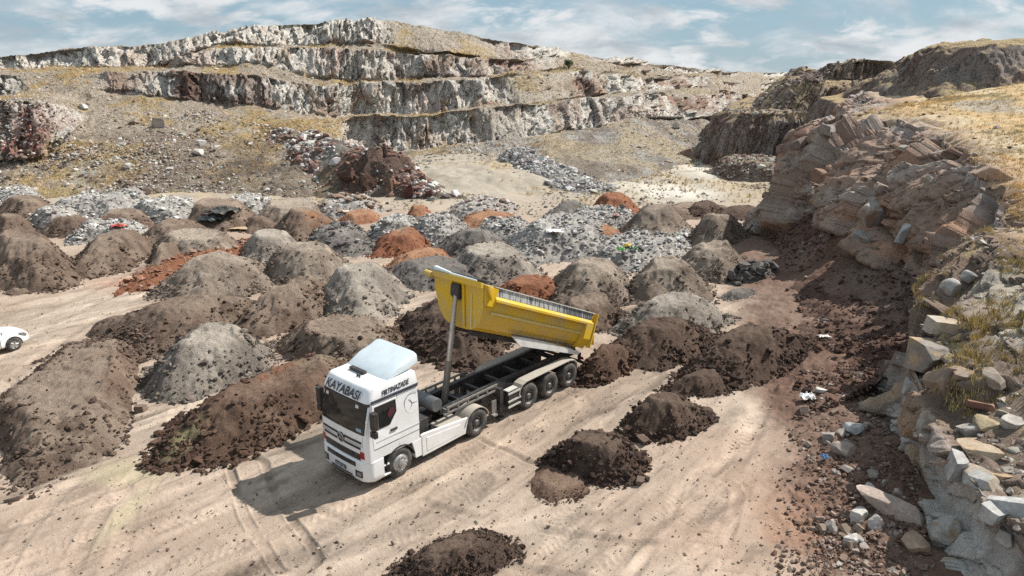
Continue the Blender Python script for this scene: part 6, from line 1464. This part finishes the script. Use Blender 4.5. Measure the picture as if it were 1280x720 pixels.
# ================================================================== THE WHITE CAR at the left edge (x forward)
ca = at(27, 434); CAR = empty('car', (0, 0, 0), math.radians(60)); tag(CAR, 'white car cut by the left edge of the picture', 'car')
def car_body():
    # (x, half width, bottom, belt, roof or bonnet height) from nose to tail
    S = [(2.16, .55, .42, .60, .62), (2.10, .74, .28, .64, .70), (1.95, .84, .22, .68, .80), (1.6, .88, .20, .74, .88), (1.1, .90, .20, .82, .95), (.80, .90, .20, .88, .98), (.0, .90, .20, .92, 1.0),
         (-.9, .90, .20, .93, 1.0), (-1.5, .89, .22, .92, 1.02), (-1.95, .84, .28, .86, 1.0), (-2.12, .72, .38, .76, .90)]
    bm = bmesh.new(); R = []
    for x, w, b, m_, t in S:
        o_ = [(-w*.9, b), (-w, b+.10), (-w*1.0, (b+m_)/2), (-w*.985, m_), (-w*.80, t-.02), (-w*.4, t+.02), (0, t+.03)]
        o_ = o_ + [(-y, z) for y, z in o_[-2::-1]]; R.append([bm.verts.new((x, y, z)) for y, z in o_])
    for a, b in zip(R, R[1:]):
        for i in range(len(a)-1): bm.faces.new((a[i], a[i+1], b[i+1], b[i]))
        bm.faces.new((a[-1], a[0], b[0], b[-1]))
    bm.faces.new(R[0]); bm.faces.new(R[-1][::-1]); bmesh.ops.recalc_face_normals(bm, faces=bm.faces)
    o = obj('body', bm, mat_plain('car_white', (.82, .82, .82), .22, dirt=.08, coat=.5), CAR, smooth=True)
    o.modifiers.new('Sub', 'SUBSURF').render_levels = 2; o.modifiers['Sub'].levels = 2; return o
CB = car_body()
bm = bmesh.new(); R = []
for x, w, z in ((1.02, .78, .99), (.45, .70, 1.30), (.10, .62, 1.44), (-.6, .60, 1.46), (-1.15, .62, 1.36), (-1.75, .72, 1.04)): R.append([bm.verts.new((x, -w-.09, .95)), bm.verts.new((x, -w, z-.03)), bm.verts.new((x, -w*.8, z)), bm.verts.new((x, w*.8, z)), bm.verts.new((x, w, z-.03)), bm.verts.new((x, w+.09, .95))])
for a, b in zip(R, R[1:]):
    for i in range(5): bm.faces.new((a[i], a[i+1], b[i+1], b[i]))
bm.faces.new(R[0]); bm.faces.new(R[-1][::-1]); bmesh.ops.recalc_face_normals(bm, faces=bm.faces)
CG = obj('glasshouse', bm, mat_plain('car_glass', (.03, .06, .085), .05), CAR, bevel=.01)
bm = bmesh.new(); sheet(bm, [[(x, y, z) for y in (-w, -w*.5, 0, w*.5, w)] for x, w, z in ((.14, .60, 1.455), (-.2, .59, 1.475), (-.6, .58, 1.477), (-1.1, .58, 1.395))])
g = bmesh.ops.extrude_face_region(bm, geom=bm.faces[:]); bmesh.ops.translate(bm, vec=(0, 0, .02), verts=[v for v in g['geom'] if isinstance(v, bmesh.types.BMVert)])
obj('roof', bm, bpy.data.materials['car_white'], CAR)
bm = bmesh.new()
for s in (1, -1):
    for (x0, z0), (x1, z1) in (((.98, 1.0), (.12, 1.455)), ((-.25, .98), (-.28, 1.46)), ((-1.72, 1.05), (-1.12, 1.37))):
        w0, w1 = (.84, .66); tube(bm, (x0, s*w0, z0), (x1, s*w1, z1), .035, n=8)
obj('pillar', bm, bpy.data.materials['car_white'], CAR)
for s in (1, -1):
    for x in (1.34, -1.32):
        bm = bmesh.new(); lathe_y(bm, [(.19, -.10), (.27, -.11), (.32, -.08), (.325, 0), (.32, .08), (.27, .11), (.19, .10)], 30); wo = obj('wheel', bm, RUBR, CAR, smooth=True, loc=(x, s*.83, .325))
        bm = bmesh.new(); lathe_y(bm, [(.20, s*.10), (.18, s*.07), (.06, s*.085), (.001, s*.09)], 20)
        for k in range(5): a = k*1.2566; tube(bm, (math.cos(a)*.05, s*.09, math.sin(a)*.05), (math.cos(a)*.185, s*.085, math.sin(a)*.185), .022, n=6)
        obj('rim', bm, RIMG, wo)
        if x < 0: continue
    bm = bmesh.new(); pts = [(math.cos(a), math.sin(a)) for a in np.linspace(-.15, math.pi+.15, 18)]
    bm.free()
    for x in (1.34, -1.32):
        bm = bmesh.new(); prism(bm, [(x+c_*.385, .325+s_*.385) for c_, s_ in pts]+[(x+c_*.33, .325+s_*.33) for c_, s_ in pts[::-1]], 'y', s*.80, s*.905)
        obj('wheel_arch', bm, PL, CAR)
    bm = bmesh.new(); prism(bm, [(2.02, .62), (1.70, .72), (1.66, .80), (1.92, .74)], 'y', s*.70, s*.885); obj('headlight', bm, LAMP, CAR, bevel=.015)
    bm = bmesh.new(); bx(bm, .62, .82, s*.99-.09, s*.99+.09, .94, 1.07); obj('mirror', bm, bpy.data.materials['car_white'], CAR, bevel=.03)
    bm = bmesh.new(); prism(bm, [(.78, .28), (.80, .90), (.79, .90), (.77, .28)], 'y', s*.88, s*.913); prism(bm, [(-.26, .28), (-.26, .93), (-.27, .93), (-.27, .28)], 'y', s*.88, s*.913); obj('door_gap', bm, PL, CAR)
fw = Vector((math.cos(math.radians(60)), math.sin(math.radians(60)), 0)); rt = Vector((fw.y, -fw.x, 0))
q = at(22, 438); CAR.location = Vector((q[0], q[1], float(ground_h(np.array([q[0]]), np.array([q[1]]))[0]))) - fw*1.34 - rt*.93 - Vector((.0, .1, 0))

# ================================================================== SKY, SUN, CAMERA
SUN_AZ, SUN_EL = math.radians(27.7), math.radians(45.2)      # azimuth from +x towards +y
sd = Vector((math.cos(SUN_EL)*math.cos(SUN_AZ), math.cos(SUN_EL)*math.sin(SUN_AZ), math.sin(SUN_EL)))
su = bpy.data.lights.new('sun', 'SUN'); su.energy = 4.8; su.angle = math.radians(.55); su.color = (1, .955, .88)
so = bpy.data.objects.new('sun', su); col.objects.link(so); so.rotation_euler = sd.to_track_quat('Z', 'Y').to_euler(); so.location = sd*200
w = bpy.data.worlds.new('World'); scene.world = w; w.use_nodes = True; nt = w.node_tree; N = nt.nodes.new; L = nt.links.new
bg = nt.nodes['Background']; bg.inputs['Strength'].default_value = .061
sky = N('ShaderNodeTexSky'); sky.sky_type = 'NISHITA'; sky.sun_disc = False; sky.sun_elevation = SUN_EL; sky.sun_rotation = math.pi/2 - SUN_AZ
sky.air_density = 1.0; sky.dust_density = .25; sky.ozone_density = 1.0
tc = N('ShaderNodeTexCoord'); sx = N('ShaderNodeSeparateXYZ'); L(tc.outputs['Generated'], sx.inputs[0])
dv = N('ShaderNodeMath'); dv.operation = 'ADD'; dv.inputs[1].default_value = .36; L(sx.outputs['Z'], dv.inputs[0])
xd = N('ShaderNodeMath'); xd.operation = 'DIVIDE'; L(sx.outputs['X'], xd.inputs[0]); L(dv.outputs[0], xd.inputs[1])
yd = N('ShaderNodeMath'); yd.operation = 'DIVIDE'; L(sx.outputs['Y'], yd.inputs[0]); L(dv.outputs[0], yd.inputs[1])
cb = N('ShaderNodeCombineXYZ'); L(xd.outputs[0], cb.inputs[0]); L(yd.outputs[0], cb.inputs[1])
def cloud(scale, lo, hi, off):
    mp = N('ShaderNodeMapping'); mp.inputs['Location'].default_value = off; mp.inputs['Scale'].default_value = (scale, scale*1.2, 1); L(cb.outputs[0], mp.inputs['Vector'])
    n = N('ShaderNodeTexNoise'); n.inputs['Scale'].default_value = 1; n.inputs['Detail'].default_value = 10; n.inputs['Roughness'].default_value = .58; n.inputs['Distortion'].default_value = .3; L(mp.outputs[0], n.inputs['Vector'])
    r_ = N('ShaderNodeMapRange'); r_.interpolation_type = 'SMOOTHSTEP'; r_.inputs['From Min'].default_value = lo; r_.inputs['From Max'].default_value = hi; L(n.outputs['Fac'], r_.inputs['Value']); return r_
k1 = cloud(1.9, .44, .62, (3.2, 1.7, 0)); k2 = cloud(4.2, .47, .62, (7.0, 2.0, 0))
mxf = N('ShaderNodeMath'); mxf.operation = 'MAXIMUM'; L(k1.outputs[0], mxf.inputs[0]); L(k2.outputs[0], mxf.inputs[1])
dn = cloud(3.0, .40, .68, (1.1, 9.3, 0))
cc = N('ShaderNodeMix'); cc.data_type = 'RGBA'; cc.inputs[6].default_value = (9.2, 9.3, 9.4, 1); cc.inputs[7].default_value = (4.7, 5.3, 5.8, 1); L(dn.outputs[0], cc.inputs[0])
gain = N('ShaderNodeMix'); gain.data_type = 'RGBA'; gain.blend_type = 'MIX'; gain.inputs[0].default_value = .8; L(sky.outputs[0], gain.inputs[6]); gain.inputs[7].default_value = (3.3, 5.05, 6.4, 1)
fm = N('ShaderNodeMath'); fm.operation = 'MULTIPLY'; fm.inputs[1].default_value = .9; L(mxf.outputs[0], fm.inputs[0])
m2 = N('ShaderNodeMix'); m2.data_type = 'RGBA'; L(fm.outputs[0], m2.inputs[0]); L(gain.outputs[2], m2.inputs[6]); L(cc.outputs[2], m2.inputs[7]); L(m2.outputs[2], bg.inputs['Color'])
cam = bpy.data.cameras.new('camera'); co = bpy.data.objects.new('camera', cam); col.objects.link(co); cam.sensor_width = 36; cam.lens = 36*F_PX/1280; cam.clip_start = .1; cam.clip_end = 4000
co.location = (0, 0, CAM_H); co.rotation_euler = (math.pi/2-TH, 0, 0); scene.camera = co
vs = scene.view_settings; vs.view_transform = 'Standard'; vs.look = 'None'; vs.exposure = .60; vs.gamma = 1; vs.use_curve_mapping = False
scene.cycles.use_denoising = False; scene.cycles.max_bounces = 6
